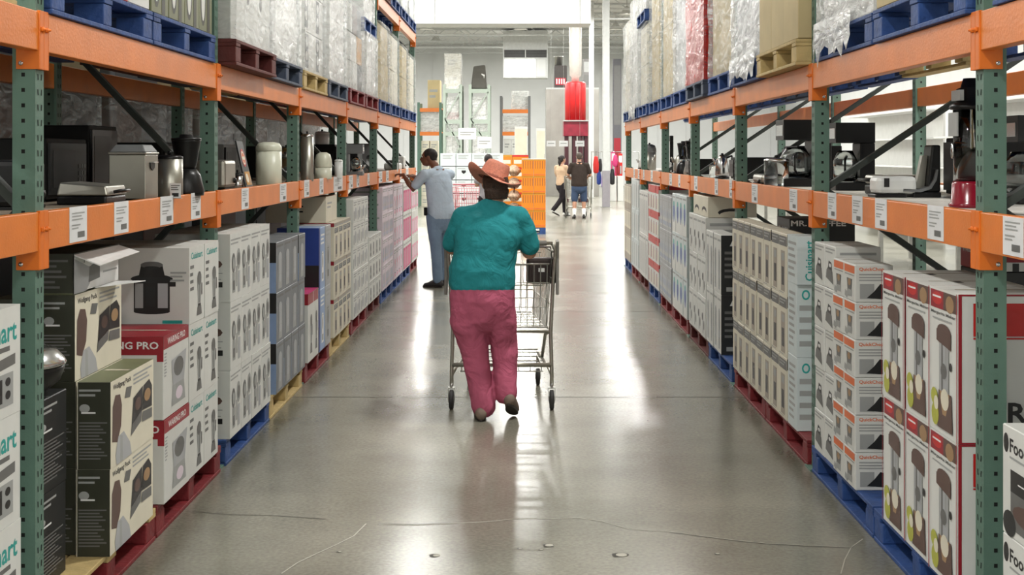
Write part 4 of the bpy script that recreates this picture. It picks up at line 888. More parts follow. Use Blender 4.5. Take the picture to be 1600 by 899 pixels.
# ---- left, third bay
canister(-1, 480, 9.95, 'tall steel cylinder urn just past the third left upright', .048, .36, STAIN, CHROME, dome=.06, name='water_urn', cat='urn')
t = canister(-1, 505, 10.75, 'pale domed rice cooker on the third left shelf', .07, .22, CREAM, CREAM, dome=.55, name='rice_cooker', cat='cooker', knob=False)
card(-1, 513, 10.9, 'tiny white card beside the domed rice cooker')
canister(-1, 0, 10.3, 'film wrapped chrome pot behind the steel urn', .07, .26, CHROME, CHROME, dome=.3, X=-1.86, name='cooking_pot', cat='pot')
microwave(-1, 0, 10.9, 'black microwave at the back of the third left bay', X=-2.1, w=.5)
canister(-1, 529, 11.3, 'slim white canister before the fourth left upright', .035, .16, WHITEP, WHITEP, dome=.1)
# ---- left, fourth to sixth bay
coffee_maker(-1, 0, 12.7, 'grey coffee maker with tall tank, fourth left bay', X=-1.66, body=GREYP, h=.30, w=.13)
kettle(-1, 0, 13.15, 'shallow steel kettle beside the grey coffee maker', X=-1.68, h=.11)
microwave(-1, 0, 13.0, 'black microwave, fourth left bay', X=-1.98, w=.55, h=.3)
microwave(-1, 0, 13.8, 'second black microwave, fourth left bay', X=-1.88, w=.5, h=.3)
canister(-1, 0, 12.9, 'white pot standing on the black microwave', .07, .13, WHITEP, WHITEP, dome=.2, X=-1.98, name='stock_pot', cat='pot').location.z = DZ+.301
canister(-1, 0, 14.7, 'white canister past the fifth left upright', .06, .2, WHITEP, GREYP, dome=.2, X=-1.7)
microwave(-1, 0, 15.5, 'grey green oven, fifth left bay', X=-1.92, w=.7, h=.33, body=GREYP)
t = ap('steamer', -1, 0, 17.3, -1.72, 'low white steamer near the reaching man', 'steamer')
b = MB(); b.box(-.2, .2, -.1, .1, 0, .09, WHITEP); b.build('base', t, .02); b = MB(); b.box(-.17, .17, -.08, .08, .091, .13, GREYP); b.build('lid', t, .015)
toaster(-1, 0, 18.3, 'white toaster near the end of the left rack', X=-1.74, m=WHITEP)
# ---- right, first bay
t = ap('drink_machine', 1, 0, 4.98, 1.70, 'tall drink machine with clear column and deep red base', 'drink machine')
b = MB(); b.lathe([(.082,0), (.085,.012), (.075,.02), (.072,.09), (.066,.1), (0,.1)], (0,0,0), mat('ruby_base', (128, 14, 36), .2), 28); b.build('base', t, label='deep red glossy base')
b = MB(); b.lathe([(.066,.102), (.068,.37), (.064,.37), (.062,.106), (0,.106)], (0,0,0), GLASS, 28); b.build('clear_column', t)
b = MB(); b.lathe([(.05,.11), (.05,.3), (0,.3)], (0,0,0), mat('smoky_inner', (52, 46, 48), .3), 20); b.build('inner_tank', t)
b = MB(); b.box(-.05, .05, -.072, -.066, .27, .36, INKL); b.lathe([(.022,0),(.02,.006),(0,.008)], (0,0,0), CHROME, 16, Matrix.Translation((0,-.07,.215)) @ Matrix.Rotation(PI/2, 4, 'X') @ Matrix.Diagonal((.6,1.4,1,1))); b.build('badge', t, label='chrome oval badge and white panel')
b = MB(); b.lathe([(.078,.372), (.082,.38), (.078,.39), (.055,.40), (.055,.45), (.04,.455), (.03,.49), (0,.49)], (0,0,0), BLACKP, 28); b.box(-.05, .05, -.06, -.045, .405, .445, INKL); b.build('lid', t)
t = ap('food_slicer', 1, 0, 6.2, 1.79, 'white food slicer with tilted steel plate, right middle shelf', 'slicer', 0); t.scale = (.82, .82, .82)
b = MB(); b.box(-.17, .06, -.09, .09, .02, .12, WHITEP); b.build('housing', t, .025)
b = MB(); b.box(-.18, .0, -.09, .08, 0, .02, BLACKP); b.box(.04, .2, -.08, .08, 0, .03, BLACKP); b.build('foot', t, .006)
b = MB(); pts = [(-.02,.035), (.08,.03), (.14,.05), (.17,.10), (.18,.16), (.17,.16), (.155,.105), (.13,.065), (.08,.045), (-.02,.05)]
b.prism([(x, z) for x, z in pts], 'y', -.09, .07, GREYP); b.build('curved_tray', t)
b = MB(); b.hexa([(.07,-.02,.05),(.12,-.02,.05),(.12,.03,.05),(.07,.03,.05),(.11,-.02,.24),(.14,-.02,.24),(.14,.03,.24),(.11,.03,.24)], STAIN); b.build('steel_plate', t)
b = MB(); b.hexa([(.121,-.07,.03),(.2,-.07,.03),(.2,.08,.03),(.121,.08,.03),(.15,-.07,.30),(.2,-.07,.30),(.2,.08,.30),(.15,.08,.30)], BLACKP); b.build('carriage', t, .01)
b = MB(); b.box(-.13, -.1, -.092, -.09, .06, .11, INK); b.build('switch', t)
microwave(1, 0, 6.2, 'black oven behind the white food slicer', X=2.2, w=.34, h=.28)
t = ap('panini_grill', 1, 0, 6.55, 1.86, 'low grey panini grill behind the slicer', 'grill')
b = MB(); b.box(-.15, .15, -.12, .12, 0, .05, BLACKP); b.build('base', t, .01); b = MB(); b.box(-.15, .15, -.12, .12, .052, .10, STAIN); b.build('lid', t, .015)
b = MB(); b.tube([(-.1,-.12,.07), (-.1,-.16,.075), (.1,-.16,.075), (.1,-.12,.07)], .008, BLACKP, 8); b.build('handle', t)
coffee_maker(1, 0, 5.4, 'black coffee maker behind the red drink machine', X=2.1, h=.36, w=.24)
coffee_maker(1, 0, 3.95, 'black coffee machine at the right photo edge', X=1.76, h=.42)
# ---- right, second bay
coffee_maker(1, 0, 8.35, 'big black coffee maker with glass carafe, second right bay', X=1.78, w=.26, d=.3, h=.42)
canister(1, 0, 8.3, 'glass jar with steel band at the shelf edge', .078, .18, GLASS, CHROME, dome=.1, X=1.60, name='glass_jar', cat='jar')
microwave(1, 0, 9.0, 'black microwave, second right bay', X=1.98, w=.45, h=.26)
coffee_maker(1, 0, 7.4, 'dark coffee maker beside the second right upright', X=1.85, h=.38)
toaster(1, 0, 8.85, 'flat grey toaster at the shelf edge, second right bay', X=1.66, h=.07, w=.34)
# ---- right, third to sixth bay
kettle(1, 0, 10.9, 'chrome kettle, third right bay', X=1.65, h=.2, r=.06)
microwave(1, 0, 10.3, 'black appliance past the third right upright', X=1.80, w=.3, h=.18)
canister(1, 0, 11.3, 'clear glass canister, third right bay', .06, .12, GLASS, GLASS, dome=.1, X=1.66)
microwave(1, 0, 12.6, 'black low oven past the fourth right upright', X=1.74, w=.42, h=.16)
blender_ap(1, 0, 12.9, 'steel blender on the fourth right shelf', .36, X=1.66, m=STAIN)
blender_ap(1, 0, 13.4, 'black blender on the fourth right shelf', .34, X=1.64)
kettle(1, 0, 13.9, 'pale steel kettle, fourth right bay', X=1.66, m=STAIN)
t = ap('knife_block_rack', 1, 0, 15.4, 1.70, 'dark utensil display rack with hanging tools, fifth right bay', 'rack')
b = MB(); b.box(-.35, .35, -.02, .02, .36, .42, BLACKP); b.box(-.35, -.32, -.02, .02, 0, .36, BLACKP); b.box(.32, .35, -.02, .02, 0, .36, BLACKP); b.box(-.36, .36, -.08, .08, 0, .015, BLACKP); b.build('stand', t, .004)
for i in range(6):
    b = MB(); xx = -.26+i*.105; b.tube([(xx,-.035,.35), (xx,-.035,.2)], .012, GREYP if i % 2 else BLACKP, 8); b.tube([(xx,-.035,.2), (xx,-.035,.06)], [(.02,.004), (.03,.004)], STAIN, 8, ref=(1,0,0)); b.build('hanging_tool', t)
canister(1, 0, 14.8, 'white canister before the utensil rack', .05, .12, WHITEP, WHITEP, dome=.2, X=1.62)
canister(1, 0, 17.5, 'round silver fan like steamer, sixth right bay', .09, .34, STAIN, GREYP, dome=.3, X=1.68, name='tower_steamer', cat='steamer')
kettle(1, 0, 18.2, 'white kettle, sixth right bay', X=1.66, m=WHITEP, h=.16)
# ============================================================ shopping carts
WIRE = mat('chrome_wire', (186, 186, 178), .3, .8, .04)
TUBEM = mat('worn_chrome_tube', (176, 174, 164), .32, .85, .06)
WHEEL = mat('rubber_wheel', (44, 44, 44), .7)
CGREY = mat('cart_grey_plastic', (128, 126, 120), .5)
CRED = mat('pinkish_red_wire', (206, 120, 128), .45, .1)
def cart(loc, rz, label, wire=WIRE, handle=CGREY, gp=None, fine=True, bagpart=False):
    """origin under the rear axle, front towards local +Y"""
    t = empty('shopping_cart', loc, label, 'shopping cart', gp, rz)
    Lc = .95; wr, wf = .325, .235; zb, zt = .52, 1.02; zl = .27
    b = MB()
    for s in (-1, 1):
        b.tube([(s*.325,0,.15), (s*.325,0,.24), (s*.318,.01,.5), (s*.335,.0,.85), (s*.348,-.03,1.03), (s*.33,-.06,1.075)], .0125, TUBEM, 10)
        b.tube([(s*.325,.0,.22), (s*.31,.2,.235), (s*.25,.75,.25), (s*.245,Lc-.05,.2), (s*.245,Lc-.05,.145)], .0125, TUBEM, 10)
        b.tube([(s*.318,.01,.5), (s*.29,.35,.44), (s*.27,.55,.25)], .011, TUBEM, 8)
    b.tube([(-.318,.01,.5), (.318,.01,.5)], .009, TUBEM, 8); b.tube([(-.323,.0,.285), (.323,.0,.285)], .014, TUBEM, 8)
    b.build('frame', t)
    n = 5
    # basket
    b = MB(); yr, yf = .0, Lc+.05; rs = .0028 if fine else .004
    def rim(z, k):  # outline at height
        q = (z-zb)/(zt-zb); a = .30+.035*q; c = .20+.03*q; y0 = yr+0.01-.02*q; y1 = yf-.1+.1*q
        return [(-a, y0, z), (a, y0, z), (c, y1, z), (-c, y1, z)]
    for z, r in ((zb, .005), (zb+.16, .0035), (zb+.33, .0035), (zt, .007)):
        R_ = rim(z, 0); b.tube([R_[1], R_[2], R_[3], R_[0]], r, wire, 6)
    lo, hi = rim(zb, 0), rim(zt, 0)
    N = 16 if fine else 9
    for a, c, cnt in ((1, 2, N), (3, 0, N)):
        for i in range(1, cnt):
            q = i/cnt; p0 = Vector(lo[a]).lerp(Vector(lo[c]), q); p1 = Vector(hi[a]).lerp(Vector(hi[c]), q)
            b.tube([p0, p1], rs, wire, n)
    for i in range(1, 9):
        q = i/9; b.tube([Vector(lo[2]).lerp(Vector(lo[3]), q), Vector(hi[2]).lerp(Vector(hi[3]), q)], rs, wire, n)
    for i in range(0, 12):
        q = i/11; b.tube([Vector(lo[0]).lerp(Vector(lo[1]), q), Vector(lo[3]).lerp(Vector(lo[2]), q)], rs, wire, n)
    for i in range(1, 6):
        q = i/6; b.tube([Vector(lo[0]).lerp(Vector(lo[3]), q), Vector(lo[1]).lerp(Vector(lo[2]), q)], rs, wire, n)
    b.build('basket', t)
    # rear gate
    b = MB()
    b.tube([(-.30,.0,zb+.01), (.30,.0,zb+.01)], .005, wire, 6); b.tube([(-.31,-.01,zt-.08), (.31,-.01,zt-.08)], .005, wire, 6)
    for z in (zb+.14, zb+.2, zb+.30): b.tube([(-.305,-.005,z), (.305,-.005,z)], .0032, wire, n)
    for i in range(15):
        x = -.29+i*.58/14; b.tube([(x,.0,zb+.01), (x*1.02,-.01,zt-.08)], rs+.0004, wire, n)
    b.build('rear_gate', t)
    # child seat
    b = MB()
    for i in range(10):
        x = -.26+i*.52/9; b.tube([(x,.01,.80), (x,.16,.79), (x*.95,.20,.82), (x*.95,.22,1.0)], rs, wire, n)
    b.tube([(-.27,.02,.80), (.27,.02,.80)], .004, wire, 6); b.tube([(-.26,.22,1.0), (.26,.22,1.0)], .004, wire, 6)
    b.build('child_seat', t)
    # lower tray
    b = MB()
    for i in range(11):
        x = -.26+i*.52/10; b.tube([(x,.02,.285), (x*.85,.75,.27)], rs, wire, n)
    for y in (.02, .2, .4, .6, .75): b.tube([(-.28+.05*y,y,.282-.01*y), (.28-.05*y,y,.282-.01*y)], .004, wire, 6)
    for i in range(8): b.tube([(-.26+i*.52/7,.02,.285), (-.26+i*.52/7,.02,.24)], rs, wire, n)
    b.tube([(-.27,.02,.24), (.27,.02,.24)], .004, wire, 6)
    b.build('lower_tray', t)
    # handle
    b = MB(); b.tube([(-.33,-.065,1.08), (.33,-.065,1.08)], .011, TUBEM, 8); b.tube([(-.29,-.065,1.08), (.29,-.065,1.08)], .018, handle, 12); b.build('handle', t)
    for s in (-1, 1):
        b = MB(); b.prism([(-.06,1.09),(.0,1.10),(.12,1.06),(.12,.86),(.03,.74),(-.01,.74),(-.02,.98)], 'x', s*.352, s*.372, CGREY); b.build('side_bumper', t, .006)
        for (y, r, xx) in ((0.0, .063, .325), (Lc-.05, .06, .245)):
            b = MB(); Mx = Matrix.Translation((s*xx, y+(-.02 if y == 0 else -.02), r)) @ Matrix.Rotation(PI/2, 4, 'Y')
            b.lathe([(.0,-.016), (r*.5,-.016), (r*.85,-.015), (r,-.010), (r,.010), (r*.85,.015), (r*.5,.016), (0,.016)], (0,0,0), WHEEL, 24, Mx)
            b.lathe([(r*.4,-.018), (r*.42,-.0165), (r*.42,.0165), (r*.4,.018), (0,.018)], (0,0,0), CGREY, 14, Mx); w = b.build('wheel', t)
            b = MB(); z0 = r
            for q in (-1, 1): b.prism([(y-.035,z0-.008), (y-.005,z0-.008), (y+.02,r*2+.012), (y-.03,r*2+.012)], 'x', s*xx+q*.0195, s*xx+q*.0225, STEEL)
            b.box(s*xx-.0225, s*xx+.0225, y-.03, y+.02, r*2+.010, r*2+.015, STEEL); b.tube([(s*xx,y-.005,r*2+.015), (s*xx,y-.005,.165)], .009, STEEL, 8)
            b.build('caster_fork', w)
    return t
main_cart = cart((-.142, 8.52, 0), 0, 'shopping cart pushed by the woman in the teal shirt')
# ============================================================ people
def MBmerge(dst, src, M, m=None):
    o = len(dst.v)
    for v in src.v: dst.v.append(M @ v)
    for f_, mi_, sm_ in zip(src.f, src.m, src.sm):
        dst.f.append(tuple(o+k for k in f_)); dst.m.append(dst.mi(m or src.mats[mi_])); dst.sm.append(sm_)
def fabric(name, col, wr=.5, fine=180):
    m = mat(name, col, .85, 0, .10, 5, spec=.2)
    nt = m.node_tree; b = nt.nodes['Principled BSDF']; tc = [n for n in nt.nodes if n.type == 'TEX_COORD'][0]
    a = nt.nodes.new('ShaderNodeTexNoise'); a.inputs['Scale'].default_value = 7; a.inputs['Detail'].default_value = 3; a.inputs['Distortion'].default_value = 1.2
    c = nt.nodes.new('ShaderNodeTexNoise'); c.inputs['Scale'].default_value = fine
    nt.links.new(tc.outputs['Object'], a.inputs['Vector']); nt.links.new(tc.outputs['Object'], c.inputs['Vector'])
    b1 = nt.nodes.new('ShaderNodeBump'); b1.inputs['Strength'].default_value = wr; b1.inputs['Distance'].default_value = .03
    b2 = nt.nodes.new('ShaderNodeBump'); b2.inputs['Strength'].default_value = .25; b2.inputs['Distance'].default_value = .003
    nt.links.new(a.outputs['Fac'], b1.inputs['Height']); nt.links.new(c.outputs['Fac'], b2.inputs['Height']); nt.links.new(b1.outputs['Normal'], b2.inputs['Normal']); nt.links.new(b2.outputs['Normal'], b.inputs['Normal'])
    return m
def skin_mat(name, col): return mat(name, col, .5, 0, .06, 14)
FOLD = bpy.data.textures.new('cloth_folds', 'CLOUDS'); FOLD.noise_scale = .11; FOLD.noise_depth = 2
def organic(b, name, parent, voxel, smooth=6, fold=0.0, label=None):
    o = b.build(name, parent, label=label)
    r = o.modifiers.new('remesh', 'REMESH'); r.mode = 'VOXEL'; r.voxel_size = voxel; r.use_smooth_shade = True
    s = o.modifiers.new('smooth', 'SMOOTH'); s.factor = .5; s.iterations = smooth
    if fold:
        d = o.modifiers.new('folds', 'DISPLACE'); d.texture = FOLD; d.texture_coords = 'LOCAL'; d.strength = fold; d.mid_level = .5
    return o
def head_mb(skin):
    """head centred at origin, facing +Y; about 0.23 high"""
    b = MB()
    b.ball((0,-.012,.022), (.074,.092,.088), skin, 20, 14)
    b.ball((0,.022,-.035), (.058,.066,.075), skin, 18, 12)
    b.ball((0,.048,-.075), (.036,.034,.030), skin, 14, 10)
    b.limb([(0,.078,.018), (0,.098,-.012), (0,.102,-.024)], [.009,.012,.014], skin, 10)
    b.ball((-.011,.094,-.028), (.009,.010,.008), skin, 8, 6); b.ball((.011,.094,-.028), (.009,.010,.008), skin, 8, 6)
    b.limb([(-.022,.082,-.052), (0,.090,-.051), (.022,.082,-.052)], [.006,.008,.006], skin, 8)
    b.limb([(-.02,.080,-.061), (0,.087,-.062), (.02,.080,-.061)], [.006,.008,.006], skin, 8)
    b.limb([(-.045,.070,.030), (-.02,.080,.034)], [.008,.009], skin, 8); b.limb([(.045,.070,.030), (.02,.080,.034)], [.008,.009], skin, 8)
    for s in (-1, 1):
        b.limb([(s*.073,-.008,-.028), (s*.080,-.016,-.004), (s*.079,-.014,.018)], [(.006,.010),(.007,.017),(.006,.013)], skin, 10)
    return b
def face_parts(parent, M, lip):
    b = MB(); t = MB()
    for s in (-1, 1):
        t.ball((s*.030,.074,.010), (.012,.010,.009), WINK, 12, 8); t.ball((s*.030,.082,.010), (.006,.004,.006), INK, 10, 6)
    MBmerge(b, t, M); b.build('eyes', parent)
    b = MB(); t = MB(); t.limb([(-.02,.088,-.056), (0,.0955,-.0565), (.02,.088,-.056)], [.002,.0035,.002], lip, 8); MBmerge(b, t, M); b.build('lips', parent)
def hand_mb(skin, thumb, curl=1.1):
    """wrist at origin, fingers along +Y, palm facing -Z, thumb on side `thumb` (+1/-1 of X)"""
    b = MB()
    b.limb([(0,-.02,0), (0,.02,0), (0,.065,-.002)], [(.024,.017),(.034,.015),(.040,.013)], skin, 14)
    for i, (x, l) in enumerate(((.030,.070), (.010,.080), (-.010,.075), (-.030,.058))):
        x *= thumb; p = Vector((x,.075,-.003)); pts = [Vector((x*.8,.045,-.002)), p]; a = .15
        for k, q in enumerate((.42, .32, .26)):
            a += curl*(.55 if k == 0 else .5); p = p+Vector((0, math.cos(a)*l*q, -math.sin(a)*l*q)); pts.append(p)
        b.limb(pts, [.0095,.0095,.009,.0085,.0075], skin, 8)
    a = [(thumb*.022,.0,-.004), (thumb*.045,.028,-.012), (thumb*.052,.052,-.024), (thumb*.044,.072,-.034)]
    b.limb(a, [.014,.0125,.0105,.009], skin, 8)
    return b
def frame(p, fwd, down):
    """matrix: local +Y -> fwd, local -Z -> down"""
    y = Vector(fwd).normalized(); z = -Vector(down); z = (z-y*z.dot(y)).normalized(); x = y.cross(z)
    M = Matrix.Identity(4)
    for r in range(3): M[r][0] = x[r]; M[r][1] = y[r]; M[r][2] = z[r]; M[r][3] = p[r]
    return M
def lerp(a, b, q): return Vector(a).lerp(Vector(b), q)
def shoe(name, parent, heel, toe, up, m, sole, w=.045):
    """shoe whose sole runs heel->toe"""
    h = Vector(heel); d = Vector(toe)-h; L = d.length; M = frame(h, d, -Vector(up))
    b = MB(); t = MB()
    t.limb([(0,.02,.045), (0,.07,.05), (0,L*.6,.035), (0,L-.04,.028)], [(w*.8,.04),(w*.85,.045),(w,.034),(w*.92,.022)], m, 16)
    t.limb([(0,.045,.05), (0,.04,.085)], [(w*.8,.045),(w*.75,.042)], m, 14)
    MBmerge(b, t, M); o = organic(b, name, parent, .007, 3)
    b = MB(); t = MB(); out = []
    for i in range(20):
        a = 2*PI*i/20; y = L/2+(L/2)*math.sin(a); ww = w*(0.78+.22*math.sin(a)) if math.sin(a) < 0 else w*(0.8+.2*math.sin(a)); out.append((ww*math.cos(a)*1.03, y))
    t.prism(out, 'z', 0.0, .02, sole); MBmerge(b, t, M); b.build('sole', o, .003, label='rubber sole')
    return o

# ---------------- woman in the teal shirt
SK1 = skin_mat('tanned_skin', (164, 122, 96)); TEALF = fabric('teal_jersey', (42, 136, 142), .7); PINKF = fabric('rose_pink_cotton', (180, 92, 116), .9)
HAIRB = mat('dark_brown_hair', (58, 40, 28), .55, 0, .35, 60, .6, 120); STRAW = mat('salmon_straw', (212, 136, 112), .75, 0, .14, 90, .5, 160)
SHOEM = mat('taupe_shoe_suede', (120, 104, 92), .8); SOLEM = mat('dark_rubber_sole', (52, 46, 42), .8)
wm = empty('person', (-.245, 8.17, 0), 'woman in salmon straw hat, teal shirt and rose trousers pushing a cart', 'person')
HC = Vector((.062, .075, 1.465))
b = MB()
MBmerge(b, head_mb(SK1), Matrix.Translation(HC) @ Matrix.Rotation(math.radians(14), 4, 'Z') @ Matrix.Rotation(math.radians(-8), 4, 'X'))
b.limb([(.055,.03,1.28), (.06,.045,1.36), (.062,.06,1.42)], [(.07,.065),(.058,.058),(.055,.055)], SK1, 16)
b.limb([(-.01,0,.75), (0,0,.95), (.02,.01,1.12), (.035,.02,1.24), (.04,.02,1.29)], [(.17,.13),(.165,.13),(.17,.12),(.16,.10),(.10,.07)], SK1, 20)
arms = {}
for s, sh, el, wr in ((-1, (-.13,.03,1.25), (-.205,.10,1.055), (-.12,.395,1.085)), (1, (.215,.03,1.25), (.285,.07,1.03), (.225,.375,1.085))):
    b.limb([sh, lerp(sh, el, .5), el, lerp(el, wr, .35), wr], [.052,.048,.044,.042,.028], SK1, 14)
    MBmerge(b, hand_mb(SK1, -s, 1.5), frame(Vector(wr)+Vector((0,.005,.015)), (0,1,-.12), (0,-.2,-1)))
for s, hp, kn, an in ((-1, (-.1,0,.75), (-.062,.03,.45), (-.008,.02,.10)), (1, (.095,.0,.75), (.115,.075,.45), (.135,.015,.16))):
    b.limb([hp, lerp(hp, kn, .5), kn, lerp(kn, an, .4), an], [.085,.08,.058,.055,.04], SK1, 14)
organic(b, 'body', wm, .0075, 3)
# shirt
b = MB()
b.limb([(-.012,-.005,.845), (-.012,-.005,.93), (.0,0,1.0), (.012,.005,1.08), (.03,.01,1.17), (.04,.015,1.245), (.048,.02,1.30)], [(.206,.162),(.212,.166),(.197,.156),(.200,.155),(.215,.15),(.20,.125),(.115,.082)], TEALF, 28)
b.limb([(-.12,.02,1.262), (.045,.02,1.285), (.205,.02,1.262)], [.068,.08,.068], TEALF, 18, ref=(0,0,1))
b.limb([(-.125,.03,1.25), (-.165,.06,1.17), (-.202,.09,1.095)], [.080,.074,.066], TEALF, 18)
b.limb([(.212,.03,1.25), (.25,.045,1.17), (.282,.06,1.085)], [.080,.076,.068], TEALF, 18)
sh_o = organic(b, 'shirt', wm, .008, 4, .02, label='teal three quarter sleeve shirt')
# trousers
b = MB()
b.limb([(-.012,-.005,.69), (-.012,-.008,.76), (-.012,-.003,.86)], [(.198,.155),(.203,.165),(.192,.152)], PINKF, 26)
b.limb([(-.108,-.015,.72), (-.105,-.02,.62), (-.068,.015,.46), (-.038,.02,.28), (-.002,.005,.085)], [(.106,.125),(.106,.118),(.093,.098),(.080,.086),(.074,.084)], PINKF, 22)
b.limb([(.085,-.01,.72), (.10,.01,.62), (.122,.06,.46), (.13,.045,.32), (.135,.005,.165)], [(.106,.125),(.105,.116),(.086,.094),(.076,.084),(.073,.083)], PINKF, 22)
organic(b, 'trousers', wm, .0075, 4, .02, label='rose pink trousers')
shoe('shoe', wm, (-.016,-.075,.0015), (-.035,.165,.0015), (0,0,1), SHOEM, SOLEM)
shoe('shoe', wm, (.150,-.09,.105), (.185,.125,.0015), (.06,.42,.9), SHOEM, SOLEM)
# hair and hat
b = MB(); t = MB()
t.ball((0,-.028,.012), (.083,.092,.092), HAIRB, 20, 14); t.ball((0,-.045,-.042), (.074,.065,.062), HAIRB, 16, 12)
for i in range(9):
    a = -1.2+i*.3; t.limb([(math.sin(a)*.07,-.045-math.cos(a)*.05,-.04), (math.sin(a)*.066,-.04-math.cos(a)*.05,-.085)], [.016,.011], HAIRB, 8)
MBmerge(b, t, Matrix.Translation(HC) @ Matrix.Rotation(math.radians(14), 4, 'Z')); organic(b, 'hair', wm, .006, 2, .006)
hat = bpy.data.objects.new('straw_hat', None)
def hat_mesh():
    b = MB(); n = 48
    prof = [(.0, .118, 0), (.035, .116, 0), (.062, .120, 0), (.078, .118, 0), (.088, .104, 0), (.093, .07, 0), (.098, .03, 0), (.102, .008, 0), (.108, .0, 0), (.13, .0, .03), (.16, .0, .2), (.185, .0, .6), (.2, .0, 1.0)]
    vs = []
    for r, z, q in prof:
        for k in range(n):
            a = 2*PI*k/n; c, s_ = math.cos(a), math.sin(a)
            rx = r*(.88 if r < .11 else 1.0-.12*max(0, 1-(r-.11)/.05)); ry = r*(1.12 if r < .11 else 1.0+.05)
            zz = z
            if r < .07: zz -= .026*math.exp(-(r*c/.03)**2)*(1 if abs(r*s_) < .2 else 0)          # crease along the crown
            if r > .06 and z > .1 and s_ > 0: zz -= .012*abs(c)                                   # front pinch
            curl = abs(c)**1.6
            zz += .055*q*curl; rx *= (1-.14*q*curl)
            zz -= .022*q*abs(s_)**2
            vs.append((rx*c, ry*s_, zz))
    fs = []
    for i in range(len(prof)-1):
        for k in range(n): fs.append((i*n+k, (i+1)*n+k, (i+1)*n+(k+1) % n, i*n+(k+1) % n))
    b.add(vs, fs, STRAW, True)
    return b
b = hat_mesh(); hat = b.build('straw_hat', wm, label='salmon pink straw western hat')
hat.location = HC+Vector((-.014,-.012,.026)); hat.rotation_euler = (math.radians(-4), math.radians(23), math.radians(14))
sm = hat.modifiers.new('thick', 'SOLIDIFY'); sm.thickness = .004; sm.offset = 0; ss = hat.modifiers.new('sub', 'SUBSURF'); ss.levels = 1; ss.render_levels = 1
b = MB(); b.tube([(.092*math.cos(2*PI*k/32), .117*math.sin(2*PI*k/32), .012) for k in range(32)], [(.004,.011)]*32, mat('hat_band', (150, 84, 66), .6), 8, ref=(1,0,0), closed=True); 
b.tube([(.12,-.06,.012), (.135,-.075,-.0), (.14,-.085,-.03)], .004, mat('hat_band', (150,84,66)), 6)
b.build('hat_band', hat)
# purse in the cart seat
t = empty('handbag', (.118, 8.60, .802), 'dark brown handbag sitting in the child seat of the near cart', 'bag')
b = MB(); b.box(-.10, .10, 0.0, .1, 0.0, .17, mat('dark_leather', (48, 32, 28), .45)); b.build('bag_body', t, .02)
b = MB(); b.tube([(-.07,.05,.165), (-.06,.05,.24), (.06,.05,.24), (.07,.05,.165)], .006, MATS['dark_leather'], 8); b.build('strap', t)
b = MB(); b.box(-.02, .02, -.006, .0, .08, .105, CHROME); b.build('clasp', t)

